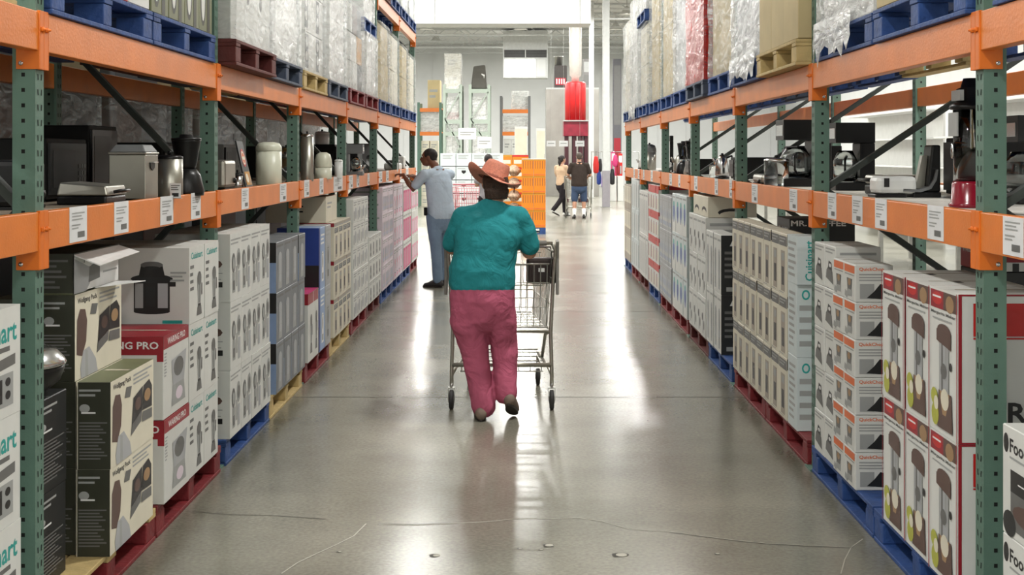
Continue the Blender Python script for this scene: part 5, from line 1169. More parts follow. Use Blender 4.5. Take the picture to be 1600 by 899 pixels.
# ---------------- generic figures
def figure(loc, label, J, cl, voxel=.011, hair=None, shorts=False, sleeve=.55, name='person', bald=False):
    """J: joints in local metres; cl: dict of materials"""
    t = empty('person', loc, label, 'person')
    sk = cl['skin']; R_ = Vector(J['right']).normalized(); ref = tuple(R_); g = J.get('girth', 1.0)
    b = MB()
    hc = Vector(J['head']); M = Matrix.Translation(hc) @ Matrix.Rotation(J['yaw'], 4, 'Z') @ Matrix.Rotation(J.get('nod', 0), 4, 'X')
    MBmerge(b, head_mb(sk), M)
    nk = Vector(J['neck']); pv = Vector(J['pelvis'])
    b.limb([nk-Vector((0,0,.05)), nk.lerp(hc, .35), nk.lerp(hc, .75)], [(.065,.06),(.055,.055),(.055,.058)], sk, 14, ref)
    b.limb([pv, pv.lerp(nk, .35), pv.lerp(nk, .7), pv.lerp(nk, .92)], [(.13*g,.09*g),(.13*g,.09*g),(.15,.1),(.11,.08)], sk, 18, ref)
    for s, k in ((-1, 'L'), (1, 'R')):
        sh, el, wr = (Vector(J[q+k]) for q in ('sh', 'el', 'wr'))
        b.limb([sh, sh.lerp(el, .5), el, el.lerp(wr, .35), wr], [.048,.045,.038,.038,.026], sk, 12)
        MBmerge(b, hand_mb(sk, -s, J.get('curl', .6)), frame(wr, J.get('hd'+k, wr-el), J.get('pd'+k, (0,0,-1))))
        hp, kn, an = (Vector(J[q+k]) for q in ('hip', 'kn', 'an'))
        b.limb([hp, hp.lerp(kn, .5), kn, kn.lerp(an, .35), an], [.085,.075,.052,.055,.036], sk, 12)
    organic(b, 'body', t, .009 if voxel < .012 else .011, 3)
    b = MB()
    b.limb([pv+Vector((0,0,-.02)), pv.lerp(nk, .2), pv.lerp(nk, .45), pv.lerp(nk, .7), pv.lerp(nk, .86), pv.lerp(nk, .95)], [(.175*g,.125*g),(.165*g,.12*g),(.165*g,.12*g),(.185,.125),(.165,.105),(.09,.075)], cl['top'], 24, ref)
    b.limb([J['shL'], nk-Vector((0,0,.055)), J['shR']], [.062,.075,.062], cl['top'], 14, ref=(0,0,1))
    for k in 'LR':
        sh, el = Vector(J['sh'+k]), Vector(J['el'+k]); b.limb([sh, sh.lerp(el, .4), sh.lerp(el, sleeve+.15)], [.068,.066,.062], cl['top'], 14)
    organic(b, 'shirt', t, voxel, 4, .012, label=cl.get('toplab'))
    b = MB(); b.limb([pv-Vector((0,0,.12)), pv-Vector((0,0,.03)), pv+Vector((0,0,.04))], [(.165*g,.115*g),(.165*g,.118*g),(.15*g,.105*g)], cl['legs'], 20, ref)
    for k in 'LR':
        hp, kn, an = (Vector(J[q+k]) for q in ('hip', 'kn', 'an')); 
        if shorts: b.limb([hp, hp.lerp(kn, .5), hp.lerp(kn, 1.0)], [.1,.098,.09], cl['legs'], 16)
        else: b.limb([hp, hp.lerp(kn, .5), kn, kn.lerp(an, .5), an+Vector((0,0,.02))], [.098,.088,.072,.066,.062], cl['legs'], 16)
    organic(b, 'shorts' if shorts else 'trousers', t, voxel, 4, .012, label=cl.get('leglab'))
    for k in 'LR':
        an = Vector(J['an'+k]); d = Vector(J['toe'+k]).normalized(); up = J.get('up'+k, (0,0,1))
        heel = an-d*.06; heel.z = J.get('hz'+k, .0015); toe = heel+d*.27; toe.z = J.get('tz'+k, .0015)
        shoe('shoe', t, heel, toe, up, cl['shoe'], SOLEM, .046)
        if 'sock' in cl:
            b = MB(); kn = Vector(J['kn'+k]); b.limb([an+Vector((0,0,-.01)), an.lerp(kn, .35)], [.045,.054], cl['sock'], 14); b.build('sock', t)
    if hair:
        b = MB(); tt = MB()
        tt.ball((0,-.022,.030), (.081,.094,.088), hair, 18, 12); tt.ball((0,-.058,-.02), (.068,.048,.055), hair, 14, 10)
        if J.get('bun'): tt.ball((0,-.12,.04), (.04,.04,.045), hair, 12, 8); tt.limb([(0,-.09,.0), (0,-.11,-.08), (0,-.10,-.16)], [.05,.045,.025], hair, 10)
        MBmerge(b, tt, M); organic(b, 'hair', t, .008, 2, .004)
    face_parts(t, M, cl.get('lip', BROWN))
    return t
SKD = skin_mat('brown_skin', (122, 78, 58)); SKM = skin_mat('light_brown_skin', (172, 128, 104))
man = figure((-1.045, 16.35, 0), 'man in pale blue T-shirt and light jeans reaching to the left shelf',
    dict(right=(.80,.60,0), head=(-.145,.09,1.615), yaw=math.radians(82), neck=(-.03,.04,1.475), pelvis=(.02,0,.92), girth=1.08,
         shL=(-.19,-.11,1.40), shR=(.12,.13,1.40), elL=(-.33,-.09,1.22), elR=(-.12,.42,1.26), wrL=(-.45,.0,1.40), wrR=(-.37,.38,1.38), curl=.7, hdL=(-.6,.2,.1), hdR=(-.6,-.1,.1),
         hipL=(-.07,-.05,.88), hipR=(.10,.05,.88), knL=(-.04,-.06,.48), knR=(.06,.12,.48), anL=(-.02,-.05,.08), anR=(.02,.25,.08), toeL=(-.85,.35,0), toeR=(-.8,.5,0)),
    dict(skin=SKD, top=fabric('pale_blue_cotton', (196, 212, 228), .4), legs=fabric('light_denim', (132, 154, 178), .45), shoe=mat('dark_grey_shoe', (58, 56, 56), .7), toplab='pale blue T-shirt', leglab='light blue jeans'), hair=mat('black_hair', (30, 24, 22), .7, 0, .2, 80, .5, 150))
b = MB(); b.box(-.185, -.145, -.17, -.09, .90, 1.0, BLACKM); b.build('belt_pouch', man, .008, label='black belt pouch')
b = MB(); b.box(-.53, -.525, -.02, .06, 1.44, 1.55, PAPER); b.build('paper_note', man)
figure((1.44, 33.9, 0), 'man in dark brown shirt and denim shorts pushing a far cart',
    dict(right=(1,0,0), head=(.0,.06,1.60), yaw=0, neck=(0,.03,1.44), pelvis=(0,0,.90), girth=1.25, shL=(-.2,.03,1.38), shR=(.2,.03,1.38), elL=(-.29,.05,1.12), elR=(.29,.05,1.12), wrL=(-.24,.32,1.08), wrR=(.24,.32,1.08), curl=1.2,
         hipL=(-.1,0,.86), hipR=(.1,0,.86), knL=(-.12,.02,.5), knR=(.12,.08,.5), anL=(-.13,-.08,.09), anR=(.12,.02,.09), toeL=(-.1,1,0), toeR=(.1,1,0)),
    dict(skin=SKM, top=fabric('dark_brown_cotton', (52, 44, 40), .4), legs=fabric('denim_blue', (62, 78, 104), .4), shoe=mat('dark_shoe', (34, 32, 32), .7), sock=mat('white_sock', (226, 226, 224), .8), toplab='dark brown shirt', leglab='blue denim shorts'), voxel=.014, hair=mat('grey_brown_hair', (72, 62, 54), .7), shorts=True)
cart((1.44, 34.45, 0), 0, 'shopping cart pushed by the man in the dark brown shirt', fine=False)
figure((1.02, 35.3, 0), 'woman with black ponytail, beige top and dark leggings walking left of the far cart',
    dict(right=(.7,-.7,0), head=(.03,.04,1.52), yaw=math.radians(-50), neck=(0,.02,1.37), pelvis=(-.02,0,.88), girth=.85, shL=(-.13,.1,1.31), shR=(.12,-.1,1.31), elL=(-.12,.2,1.08), elR=(.14,.0,1.06), wrL=(.05,.3,1.05), wrR=(.22,.18,1.03), bun=True,
         hipL=(-.06,.05,.84), hipR=(.06,-.05,.84), knL=(.08,.12,.48), knR=(-.0,-.05,.47), anL=(.10,.12,.08), anR=(-.22,-.12,.16), toeL=(.7,.7,0), toeR=(.6,.5,0), hzR=.12),
    dict(skin=SKM, top=fabric('beige_cotton', (196, 168, 140), .4), legs=fabric('black_cotton', (40, 36, 40), .4), shoe=mat('white_shoe', (220, 220, 218), .6), toplab='beige top', leglab='dark leggings'), voxel=.014, hair=MATS['black_hair'])
figure((-.66, 24.5, 0), 'person with dark hair mostly hidden behind the straw hat',
    dict(right=(1,0,0), head=(0,.05,1.55), yaw=math.radians(8), neck=(0,.02,1.40), pelvis=(0,0,.88), shL=(-.17,0,1.33), shR=(.17,0,1.33), elL=(-.22,.0,1.08), elR=(.22,0,1.08), wrL=(-.22,.27,1.09), wrR=(.12,.27,1.09), hdL=(0,1,0), hdR=(0,1,0),
         hipL=(-.09,0,.84), hipR=(.09,0,.84), knL=(-.1,0,.47), knR=(.1,0,.47), anL=(-.1,0,.08), anR=(.1,0,.08), toeL=(0,1,0), toeR=(0,1,0)),
    dict(skin=SKM, top=fabric('grey_cotton', (150, 146, 150), .4), legs=MATS['black_cotton'], shoe=MATS['dark_shoe']), voxel=.014, hair=MATS['black_hair'])
cart((-1.06, 25.2, 0), 0, 'pinkish red wire shopping cart between the two left shoppers', wire=CRED, handle=CRED, fine=False)
# ============================================================ far end of the hall
ORC = mat('orange_crate', (226, 132, 26), .5, 0, .06, 6)
def px(x, Y): return (x-CX)*Y/F
def pz(y, Y): return H-(y-CY)*Y/F
def box_at(name, x0, x1, y0, y1, Y, d, m, label=None, cat=None, group=None, items=None, parent=None, kind=None, bevel=.004):
    """thing whose near face covers the photo rectangle at depth Y, y1 = bottom"""
    X0, X1 = px(x0, Y), px(x1, Y); Z1, Z0 = pz(y0, Y), max(pz(y1, Y), 0.0)
    b = MB(); w = X1-X0; b.box(0, w, 0, d, 0, Z1-Z0, m)
    if items: b.deco((0,0,0), (1,0,0), (0,0,1), w, Z1-Z0, items, .002)
    o = b.build(name, parent, bevel, loc=(X0, Y, Z0), label=label, cat=cat, group=group, kind=kind); return o
# orange crates on a blue pallet
Yc = 27.2; xc = px(815, Yc); wc = (px(853, Yc)-xc)/2
def pal_world(m, x0, y0, w, d, label, group, z=0):
    b = MB(); n = 6
    t = empty('pallet', (x0, y0, z), label, 'pallet', group)
    b.box(0, w, 0, d, .115, .138, m); b.build('top_deck', t, .003)
    b = MB(); b.box(0, w, 0, .1, 0, .018, m); b.box(0, w, d-.1, d, 0, .018, m); b.build('bottom_deck', t)
    for xx in (0, w/2-.06, w-.12):
        b = MB(); b.box(xx, xx+.12, 0, d, .0185, .1145, m); b.build('block_row', t, .003)
    return t
pal_world(PBLUE, xc-.72, Yc, 1.22, 1.0, 'blue pallet under the orange crates, centre of the photo', 'far pallets')
slots = [('r', .0,.93,1,1, GOLD)]+[('r', .12+i*.2,.45,.15+i*.2,.9, BROWN) for i in range(5)]+[('r', .05,.1,.95,.14, ORI)]
cp = None
for r in range(4):
    for c in range(2):
        for k in range(1):
            w = wc-.006; h = .352
            if cp is None:
                b = MB(); b.box(0, w, 0, .5, 0, h, ORC); b.deco((0,0,0), (1,0,0), (0,0,1), w, h, slots, .002); cp = o = b.build('fruit_crate', None, .006)
            else: o = cp.copy(); C.objects.link(o)
            o.location = (xc+c*(wc), Yc, .139+r*(h+.002))
            tag(o, 'orange slotted crate, %s of the crate stack, %s column' % (('bottom row', 'second row', 'third row', 'top row')[r], ('left', 'right')[c]), 'crate', 'orange crates in the centre stack')
b = MB(); b.box(xc, xc+2*wc, Yc, Yc+.6, 0, .012, W_CARD); b.build('crate_lid_sheet', loc=(0, 0, .139+4*.354+.001), label='flat white lid sheet covering the orange crate stack', cat='tray')  # lid sheet lying flat on the crates, not a tray
# mesh bags beside the crates
BAG = mat('net_bag', (178, 152, 128), .8, 0, .5, 30, .6, 30)
bp_ = None
for r in range(5):
    for c in range(2):
        if bp_ is None:
            b = MB(); b.limb([(0,0,.07), (0,.004,.10), (.003,0,.13), (-.002,0,.16), (0,0,.19)], [(.10,.06),(.135,.17),(.139,.18),(.134,.17),(.10,.06)], BAG, 16); bp_ = o = b.build('net_bag')
        else: o = bp_.copy(); C.objects.link(o)
        o.location = (xc-.155-c*.29, Yc+.2, .139+r*.262)
        tag(o, 'brown net bag left of the orange crates, %s from the floor, %s column' % (ORD[r].replace('nearest', 'first'), ('right', 'left')[c]), 'bag', 'net bags beside the orange crates')
# orange boxes further behind
Yo = 31.5
pal_world(PNAT, px(775, Yo), Yo, px(826, Yo)-px(775, Yo), .9, 'pallet under the low orange boxes behind the crate stack', 'far pallets')
for r in range(5):
    for c in range(2):
        w = (px(826, Yo)-px(775, Yo))/2-.005
        b = MB(); b.box(0, w, 0, .5, 0, .30, ORC); b.deco((0,0,0), (1,0,0), (0,0,1), w, .3, [('r', 0,.85,1,1, REDB if c else GOLD), ('r', .1,.3,.9,.6, WC_CARD)], .002)
        b.build('fruit_box', None, .006, loc=(px(775, Yo)+c*(w+.005), Yo, .139+r*.302), label='orange fruit box behind the hat, %s row, %s column' % (('bottom', 'second', 'third', 'fourth', 'top')[r], ('left', 'right')[c]), cat='box', group='orange fruit boxes behind the crates')
# white boxes with heart shaped handle holes
Yh = 30.0; x0 = px(688, Yh); wh = .36; hh = .31
hit = [('p', [(.36,.72),(.64,.72),(.64,.58),(.5,.46),(.36,.58)], INK), ('r', .0,.0,1,.05, INK), ('l', .1,.8,.6,.9,1, INKL)]
hit2 = [('l', .15,.55,.8,.85,3, INKL), ('r', .0,.0,1,.05, INK)]
hp_ = {}
for r in range(5):
    for c in range(4):
        k = r == 4
        if k not in hp_: 
            b = MB(); b.box(0, wh-.01, 0, .5, 0, hh-.003, WB_CARD); b.deco((0,0,0), (1,0,0), (0,0,1), wh-.01, hh, hit2 if k else hit, .002); hp_[k] = o = b.build('produce_box', None, .004)
        else: o = hp_[k].copy(); C.objects.link(o)
        o.location = (x0+c*wh, Yh, .139+r*hh)
        tag(o, 'white box with dark handle hole left of the hat, %s row, %s column from left' % (('bottom', 'second', 'third', 'fourth', 'top')[r], ORD[c].replace('nearest', 'first')), 'box', 'white boxes with handle holes')
pal_world(PNAT, x0, Yh, 1.44, .9, 'pallet under the white handle hole boxes', 'far pallets')
# steel racks behind them, seen end on
def far_rack(x0, x1, y0, Y, d, m, label, levels, beamm=None, brace=True):
    X0, X1 = px(x0, Y), px(x1, Y); zt = pz(y0, Y); w = X1-X0
    t = empty('storage_rack', (X0, Y, 0), label, 'rack', 'far storage racks')
    for xx in (0, w-.08):
        for yy in (0, d-.08):
            b = MB(); b.box(xx, xx+.08, yy, yy+.08, 0, zt, m); b.build('post', t)
    for z in levels:
        b = MB(); b.box(.08, w-.08, .0, .05, z-.12, z, beamm or m); b.build('shelf_beam', t)
        b = MB(); b.box(.0, w, .051, d-.05, z-.03, z-.001, beamm or m); b.build('shelf', t)
    if brace:
        z = .3; k = 0
        while z < zt-.8:
            b = MB(); b.bar((.06 if k else w-.06, .02, z), (w-.06 if k else .06, .02, z+.8), .04, .03, m); b.build('brace', t); z += .8; k = 1-k
    return t, X0, w
def goods(label, X0, w, Y, d, z, h, m, cat='pallet load', film=True, seed=0, ny=2, nz=2, colours=None):
    t = empty('wrapped_load', (X0, Y, z), label, cat, 'goods on the far racks'); ww = w/ny; hh = h/nz
    for j in range(nz):
        for i in range(ny):
            mm = colours[(i+j) % len(colours)] if colours else m
            b = MB(); b.box(.02+i*(ww-.01), .02+i*(ww-.01)+ww-.03, .02, d-.02, j*hh+.002, (j+1)*hh-.006, mm); b.deco((.02+i*(ww-.01),.02,j*hh), (1,0,0), (0,0,1), ww-.03, hh, [('l', .15,.3,.8,.7,2, INKL)], .002); b.build('carton', t, .006)
    if film: film_shell(0, w, 0, d, 0, h+.01, FILM, seed, .015).build('stretch_film', t)
    return t
Yr = 38.6
for i, (a, b_, lab) in enumerate(((692, 722, 'pale green storage rack, left one behind the heart hole boxes'), (732.5, 766, 'pale green storage rack, right one behind the heart hole boxes'))):
    zl = [pz(206, Yr), pz(187, Yr)]
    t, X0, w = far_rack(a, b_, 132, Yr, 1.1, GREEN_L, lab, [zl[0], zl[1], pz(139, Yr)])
    goods('white wrapped goods low in the %s pale green rack' % ('left', 'right')[i], X0+.1, w-.2, Yr+.08, .9, zl[0]+.001, zl[1]-zl[0]-.14, W_CARD, seed=70+i, nz=1)
    goods('white wrapped bales high in the %s pale green rack' % ('left', 'right')[i], X0+.1, w-.2, Yr+.08, .9, zl[1]+.001, pz(141, Yr)-zl[1]-.2, W_CARD, seed=72+i, nz=3, ny=1, colours=[RED, W_CARD, W_CARD] if i == 0 else [W_CARD])
    goods('white goods on the floor level of the %s pale green rack' % ('left', 'right')[i], X0+.1, w-.2, Yr+.08, .9, .001, zl[0]-.16, W_CARD, seed=75+i, nz=3)
    if i == 0: goods('tall cream wrapped box on top of the left pale green rack', X0+.05, w-.1, Yr+.05, .9, pz(139, Yr)+.001, pz(84, Yr)-pz(139, Yr), WC_CARD, nz=2, ny=1, seed=78)
    else:
        tt = empty('tilted_crate', (X0+.05, Yr+.1, pz(139, Yr)+.001), 'dark grey covered crate with pale emblem on the right green rack', 'crate')
        b = MB(); b.hexa([(0,0,0),(w-.15,0,0),(w-.15,.8,0),(0,.8,0),(.08,.05,.68),(w-.2,.05,.72),(w-.22,.75,.72),(.1,.75,.68)], mat('dark_cover', (84, 82, 76), .7)); b.build('cover', tt, .04)
        b = MB(); b.add([(.3,.03,.3),(.38,.02,.26),(.42,.025,.42),(.32,.03,.46)], [(0,1,2,3)], WINK); b.build('emblem', tt)
# orange beam racks left and centre
Yq = 41.5
t, X0, w = far_rack(652, 690, 160, Yq, 1.1, GREEN, 'far orange beamed rack beside the end of the left rack', [pz(169, Yq), pz(206, Yq)], ORANGE, False)
goods('tan board panel load on the far left orange rack', X0+.3, w-.35, Yq+.1, .8, pz(169, Yq)+.001, .9, KRAFT, film=False, nz=1, ny=1)
goods('white bags on the lower beam of the far left orange rack', X0+.1, w-.2, Yq+.1, .8, pz(206, Yq)+.001, .62, W_CARD, seed=81, nz=3, ny=1)
goods('white tagged goods under the far left orange rack', X0+.1, w-.2, Yq+.1, .8, .001, 2.1, WC_CARD, seed=82, nz=6, ny=2, film=False)
t, X0, w = far_rack(781, 829, 150, Yq, 1.1, GREYP, 'far orange beamed rack above the hat, centre', [pz(171, Yq), pz(206, Yq)], ORANGE, False)
goods('white wrapped box on top of the centre orange rack', X0+.38, w-.45, Yq+.1, .8, pz(171, Yq)+.001, .58, W_CARD, seed=83, nz=3)
goods('white boxes on the lower beam of the centre orange rack', X0+.1, w-.2, Yq+.1, .8, pz(206, Yq)+.001, .5, W_CARD, seed=84, nz=2, ny=3)
goods('white goods below the centre orange rack', X0+.1, w-.2, Yq+.1, .8, .001, 2.15, W_CARD, seed=85, nz=5, ny=3, film=False)
# white appliances standing in front of the racks
for i, (a, b_, c, d_, Y) in enumerate(((716, 744, 200, 218, 36.5), (746, 768, 214, 232, 35.6), (804, 824, 198, 236, 37), (838, 852, 201, 238, 37))):
    lab = ['white sign board above the handle hole boxes', 'smaller white sign board right of the first one', 'tall white wrapped carton tower above the orange boxes', 'plain white upright freezer panel above the crates'][i]
    if i < 2:
        X0, X1 = px(a, Y), px(b_, Y)
        t = empty('sign_board', (X0, Y, 0), lab, 'sign'); w = X1-X0
        b = MB(); b.box(0, w, 0, .03, pz(d_, Y), pz(c, Y), PAPER); b.deco((0,0,pz(d_, Y)), (1,0,0), (0,0,1), w, pz(c, Y)-pz(d_, Y), [('l', .1,.3,.9,.7,2, INKL)], .002); b.build('board', t)
        b = MB(); b.tube([(w/2,.045,0), (w/2,.045,pz(c, Y)-.05)], .015, STEEL, 8); b.build('pole', t)
        b = MB(); b.lathe([(.2,0),(.2,.02),(0,.03)], (w/2,.045,0), STEEL, 16); b.build('foot', t)
    else: box_at('upright_freezer' if i == 3 else 'carton_tower', a, b_, c, 360, Y, .6, W_CARD, lab, 'freezer' if i == 3 else 'box', items=[('r', .05,.02,.95,.48, WB_CARD), ('r', .05,.5,.95,.97, WC_CARD), ('r', .88,.3,.92,.7, INKL)])
# air unit with grille and bright translucent panel
Ya = 60.0
t = empty('air_unit', (px(786, Ya), Ya, pz(122, Ya)), 'wall air unit with dark louvre grille above a bright panel', 'air unit')
w = px(856, Ya)-px(786, Ya); hh_ = pz(48, Ya)-pz(122, Ya)
b = MB(); b.box(0, w, 0, 1.0, 0, hh_, BEAMW); b.build('housing', t, .02)
b = MB(); g0 = pz(90, Ya)-pz(122, Ya); g1 = pz(78, Ya)-pz(122, Ya); b.box(.05, w-.05, -.03, -.001, g0, g1, INKG)
for i in range(8): b.box(.08, w-.08, -.05, -.031, g0+.03+i*(g1-g0-.05)/8, g0+.05+i*(g1-g0-.05)/8, INK)
b.box(w/2-.02, w/2+.02, -.055, -.031, g0, g1, BEAMW); b.build('grille', t)
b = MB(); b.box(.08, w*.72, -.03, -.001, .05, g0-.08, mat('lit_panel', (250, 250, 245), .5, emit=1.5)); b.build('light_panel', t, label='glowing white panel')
b = MB(); b.box(w*.76, w-.1, -.03, -.001, .05, g0-.08, WALLM); b.build('side_panel', t)
b = MB(); b.tube([(w/2,.6,hh_), (w/2,.6,CEIL-pz(122, Ya))], .04, STEEL, 8); b.build('hanger_rod', t)
# grey wall block, red tank and its flue
Yg = 52.0
b = MB(); wg = px(936, Yg)-px(853, Yg); hg = pz(137, Yg)
b.box(0, wg, 0, 1.5, 0, hg, mat('grey_smoked_steel', (150, 148, 142), .35, .5, .16, 1.2)); b.deco((0,0,0), (1,0,0), (0,0,1), wg, hg, [('r', .49,0,.495,1, INKG), ('r', .0,.985,1,1, INKL)], .004)
b.build('oven_enclosure', None, .01, loc=(px(853, Yg), Yg, 0), label='large grey steel enclosure behind the red tank', cat='enclosure')
Yt = 46.0; sc_ = Yt/F
t = empty('red_tank', (px(899, Yt), Yt, 0), 'tall red cylinder tank with flue above the far shoppers', 'tank')
RT = mat('red_tank_paint', (206, 34, 36), .4, 0, .06, 3); r = 16.3*sc_
b = MB(); b.lathe([(r,pz(189, Yt)), (r,pz(131, Yt)), (r*.9,pz(128.5, Yt)), (0,pz(128, Yt))], (0,0,0), RT, 32)
for a in (-.6, .0, .6): b.box(math.sin(a)*r-.01, math.sin(a)*r+.01, -math.cos(a)*r-.012, -math.cos(a)*r+.01, pz(189, Yt), pz(131, Yt), mat('dark_red_seam', (150, 24, 28), .5))
b.build('tank_body', t)
b = MB(); b.lathe([(6*sc_,pz(127.8, Yt)), (6*sc_,pz(121, Yt)), (9.3*sc_,pz(118, Yt)), (9.3*sc_,pz(104, Yt)), (9.9*sc_,pz(103, Yt)), (9.9*sc_,CEIL)], (0,0,0), mat('pale_flue', (196, 192, 184), .4), 24); b.build('flue_pipe', t)
b = MB(); b.box(-19*sc_, 19*sc_, -.45, .45, pz(213, Yt), pz(189.5, Yt), mat('maroon_panel', (128, 24, 44), .5, 0, .2, 6)); b.box(-20*sc_, 20*sc_, -.5, -.46, pz(190.5, Yt), pz(188.5, Yt), INKL); b.build('base_cabinet', t, .01)
for x in (-14, -2, 8, 16):
    b = MB(); b.box((x-3)*sc_, (x+3)*sc_, -.4, .4, .001, pz(213.2, Yt), mat('dark_maroon', (62, 20, 30), .6)); b.build('leg_housing', t)
DK = mat('dark_machine_housing', (60, 56, 54), .5, .2, .1, 8)
t = empty('exhaust_blower', (px(866, 52.3), 52.3, hg+.001), 'dark boxy exhaust blower on top of the grey enclosure', 'blower')
w = px(886, 52.3)-px(866, 52.3)
b = MB(); b.box(0, w, 0, .9, .0, .9, DK); b.build('housing', t, .03)
b = MB(); b.lathe([(.16,.901),(.16,1.25),(.2,1.26),(.2,1.3),(0,1.31)], (w*.35,.45,0), STEEL, 16); b.build('outlet', t)
b = MB(); b.box(w*.1, w*.9, -.02, -.001, .12, .4, RED)
for q in range(4): b.box(w*(.16+q*.19), w*(.24+q*.19), -.03, -.021, .16, .36, WINK)
b.build('nameplate', t, label='red plate with pale marks')
box_at('control_cabinet', 911, 924, 92, CY-(hg+.001-H)*F/52.4, 52.4, .5, mat('grey_control_cabinet', (116, 114, 112), .5), 'grey control cabinet on the enclosure right of the flue', 'cabinet', items=[('r', .1,.1,.9,.45, INKG), ('r', .1,.55,.9,.9, INKL)])
box_at('display_banner', 958, 971, 92, 300, 60, .3, mat('charcoal_banner', (88, 88, 92), .6), 'tall charcoal display panel right of the thick column', 'panel', items=[('r', .1,.5,.9,.95, INKG), ('r', .1,.1,.9,.4, RED)])
for i, (a_, b_, y0_, m_, nm) in enumerate(((854, 866, 232, MAG, 'magenta'), (868, 880, 230, BK_CARD, 'black'), (884, 900, 229, RED, 'dark red'), (954, 963, 236, MAG, 'pink magenta'), (965, 974, 240, REDB, 'bright red'))):
    Yz = 57.0 if i < 3 else 46.5
    t = empty('merchandise_stand', (px(a_, Yz), Yz, 0), '%s merchandise stand at the far end, %s' % (nm, ('behind left can stack', 'behind middle can stack', 'behind right can stack', 'beside the thick column', 'beside the right rack end')[i]), 'stand')
    w = px(b_, Yz)-px(a_, Yz); zt = pz(y0_, Yz)
    b = MB(); b.box(0, w, 0, .4, 0, .9, W_CARD); b.build('plinth', t, .01)
    b = MB(); b.box(.03, w-.03, .05, .35, .901, zt, m_); b.deco((.03,.05,.9), (1,0,0), (0,0,1), w-.06, zt-.9, [('r', .1,.6,.9,.9, WINK), ('r', .2,.1,.8,.45, INKL)], .003); b.build('display_box', t, .01)
# hanging white shelf signs
for i, x in enumerate((861, 880.5, 906)):
    Ys = 43.0; X0 = px(x-7, Ys); X1 = px(x+7, Ys)
    t = empty('hanging_sign', ((X0+X1)/2, Ys, pz(229, Ys)), 'small white hanging sign, %s of three below the grey enclosure' % ('left', 'middle', 'right')[i], 'sign', 'small white hanging signs')
    w = X1-X0; b = MB(); b.box(-w/2, w/2, 0, .01, 0, pz(220, Ys)-pz(229, Ys), PAPER); b.deco((-w/2,0,0), (1,0,0), (0,0,1), w, .19, [('l', .15,.3,.85,.7,1, INKL)], .002); b.build('board', t)
    b = MB(); b.tube([(0,.005,.19), (0,.005,CEIL-pz(229, Ys))], .004, STEEL, 5); b.build('wire', t)
# stacks of cans on pallets
Yk = 54.0
for i, (a, b_) in enumerate(((852, 872), (873, 893), (896, 916))):
    X0 = px(a, Yk); w = px(b_, Yk)-X0
    pal_world(PNAT, X0, Yk, w, 1.0, 'pale pallet under the far can stacks, %s of three' % ('left', 'middle', 'right')[i], 'far pallets', 0); pal_world(PNAT, X0, Yk, w, 1.0, 'upper pale pallet under the far can stacks, %s of three' % ('left', 'middle', 'right')[i], 'far pallets', .139)
    for r in range(5):
        b = MB(); hh = .26; b.box(0, w, 0, .8, 0, hh-.01, mat('bluish_tray', (120, 124, 142), .5, .2, .3, 30))
        b.deco((0,0,0), (1,0,0), (0,0,1), w, hh, [('e', .1+.16*q,.5,.06,.25, WINK) for q in range(6)]+[('r', 0,.9,1,1, LBLUE)], .003)
        b.build('can_tray', None, .004, loc=(X0, Yk, .2785+r*hh), label='far tray of canned goods, %s pallet, %s layer' % (('left', 'middle', 'right')[i], ('bottom', 'second', 'third', 'fourth', 'top')[r]), cat='tray', group='canned goods trays at the far end')
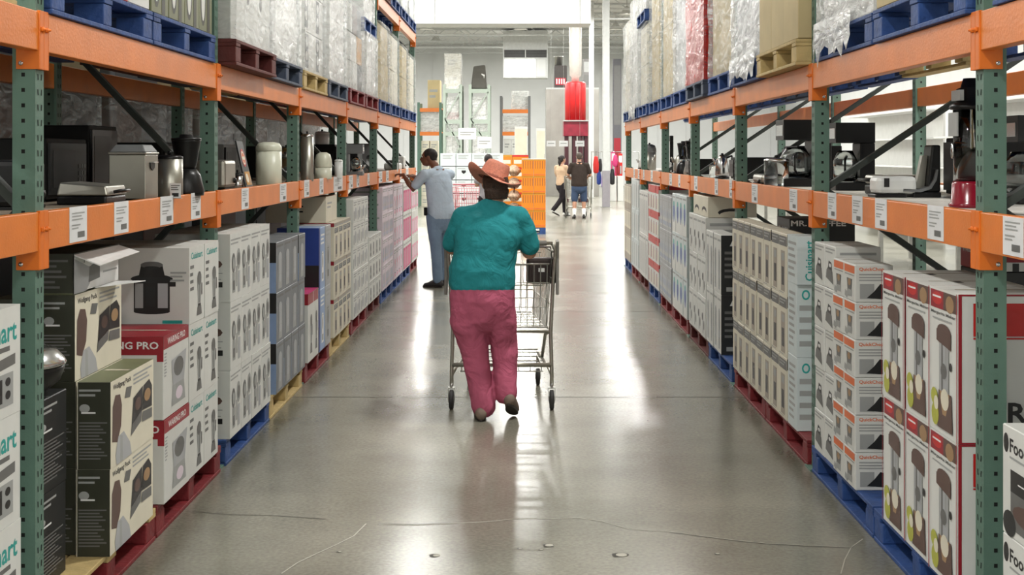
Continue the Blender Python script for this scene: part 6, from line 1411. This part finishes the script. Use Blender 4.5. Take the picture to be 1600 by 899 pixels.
# clothes on a rail: backpacks and bags hanging, right of the thin column
RAILC = [REDB, MAG, BLUE, mat('violet_bag', (110, 50, 170), .5), RED, MAG]
t = empty('clothes_rail', (px(924, 44), 44, 0), 'metal rail carrying red and violet bags near the columns', 'rail')
b = MB(); b.tube([(0,0,0), (0,0,1.75), (1.6,0,1.75), (1.6,0,0)], .02, STEEL, 8); b.build('rail_frame', t)
for s in (0, 1.6):
    b = MB(); b.box(s-.02, s+.02, -.3, .3, 0, .03, STEEL); b.build('foot', t)
for i, (x, y0, y1, wpx, m_) in enumerate(((931,242,272,10,REDB),(936,262,290,8,BLUE),(943,264,295,8,RAILC[3]),(938,246,270,7,BK_CARD),(961,240,262,9,MAG),(957,262,290,9,BK_CARD),(966,250,275,6,RED))):
    Yb = 44.0; zt = pz(y0, Yb); zb = pz(y1, Yb); w = wpx*Yb/F
    b = MB(); b.limb([(0,0,zt-.08), (0,0,(zt+zb)/2), (0,0,zb+.08)], [(w*.3,.04),(w*.45,.06),(w*.42,.06)], m_, 14)
    dy = .085 if i % 2 else -.085; b.tube([(0,0,zt-.06), (0,0,zt+.02), (0,-dy+(.022 if dy > 0 else -.022),1.70), (0,-dy+(.022 if dy > 0 else -.022),1.775), (0,-dy-(.022 if dy > 0 else -.022),1.775)], .005, INK, 5)
    b.build('hanging_bag', loc=(px(x, Yb), Yb+dy, 0), label='%s bag hanging by the columns, %s' % ({REDB: 'bright red', BLUE: 'dark blue', RAILC[3]: 'violet', BK_CARD: 'black', MAG: 'magenta', RED: 'dark red'}[m_], ['highest left', 'low left', 'lowest beside the thick column', 'between the columns', 'highest right of the thick column', 'low right of the thick column', 'near the right rack'][i]), cat='bag', group='hanging bags at the far end')
# side walls of goods seen through the right rack: white shelving and a clothes table
Xs = 8.0
for i, (y, lab) in enumerate(((12.0, 'nearest'), (18.5, 'middle'), (25.0, 'farthest'))):
    t = empty('wall_shelving', (Xs, y, 0), 'white shelving seen through the right rack, %s unit' % lab, 'shelving', 'white shelving beyond the right rack')
    b = MB(); b.box(.0, .04, 0, 5.5, 0, 2.6, W_CARD)
    b.build('back_panel', t)
    for k in range(5):
        b = MB(); b.box(-.5, -.001, 0, 5.5, .3+k*.55, .33+k*.55, W_CARD); b.build('shelf', t)
for i in range(3):
    y = 13.2+i*6.5; t = empty('display_table', (5.6, y, 0), 'clothes table beyond the right rack, %s of three' % ('nearest', 'middle', 'farthest')[i], 'table', 'clothes tables beyond the right rack')
    b = MB(); b.box(-.6, .6, -1.2, 1.2, .78, .82, W_CARD); b.build('table_top', t)
    for a in (-.55, .55):
        for c in (-1.15, 1.15): b = MB(); b.box(a-.03, a+.03, c-.03, c+.03, 0, .78, STEEL); b.build('leg', t)
    for k in range(6):
        for q in range(2):
            b = MB(); nn = 5+((k*7+q*3+i) % 5)
            for j in range(nn): b.box(-.22, .22, -.16, .16, j*.04+.001, j*.04+.036, [PINK, W_CARD, RED, WP_CARD][(j+k) % 4])
            b.build('folded_clothes', loc=(5.6-.3+.6*q, y-1.0+k*.4, .821), bevel=.008, label='folded pink and red clothes, %s table, pile %s from its near end, %s side' % (('nearest', 'middle', 'farthest')[i], ORD[k].replace('nearest', 'first'), ('left', 'right')[q]), cat='clothes', group='folded clothes piles')

for k_, v_ in LABS.items():
    if len(k_.split()) > 16: print('LONG', len(k_.split()), k_)
    if len(v_) > 1: print('DUP', len(v_), k_)
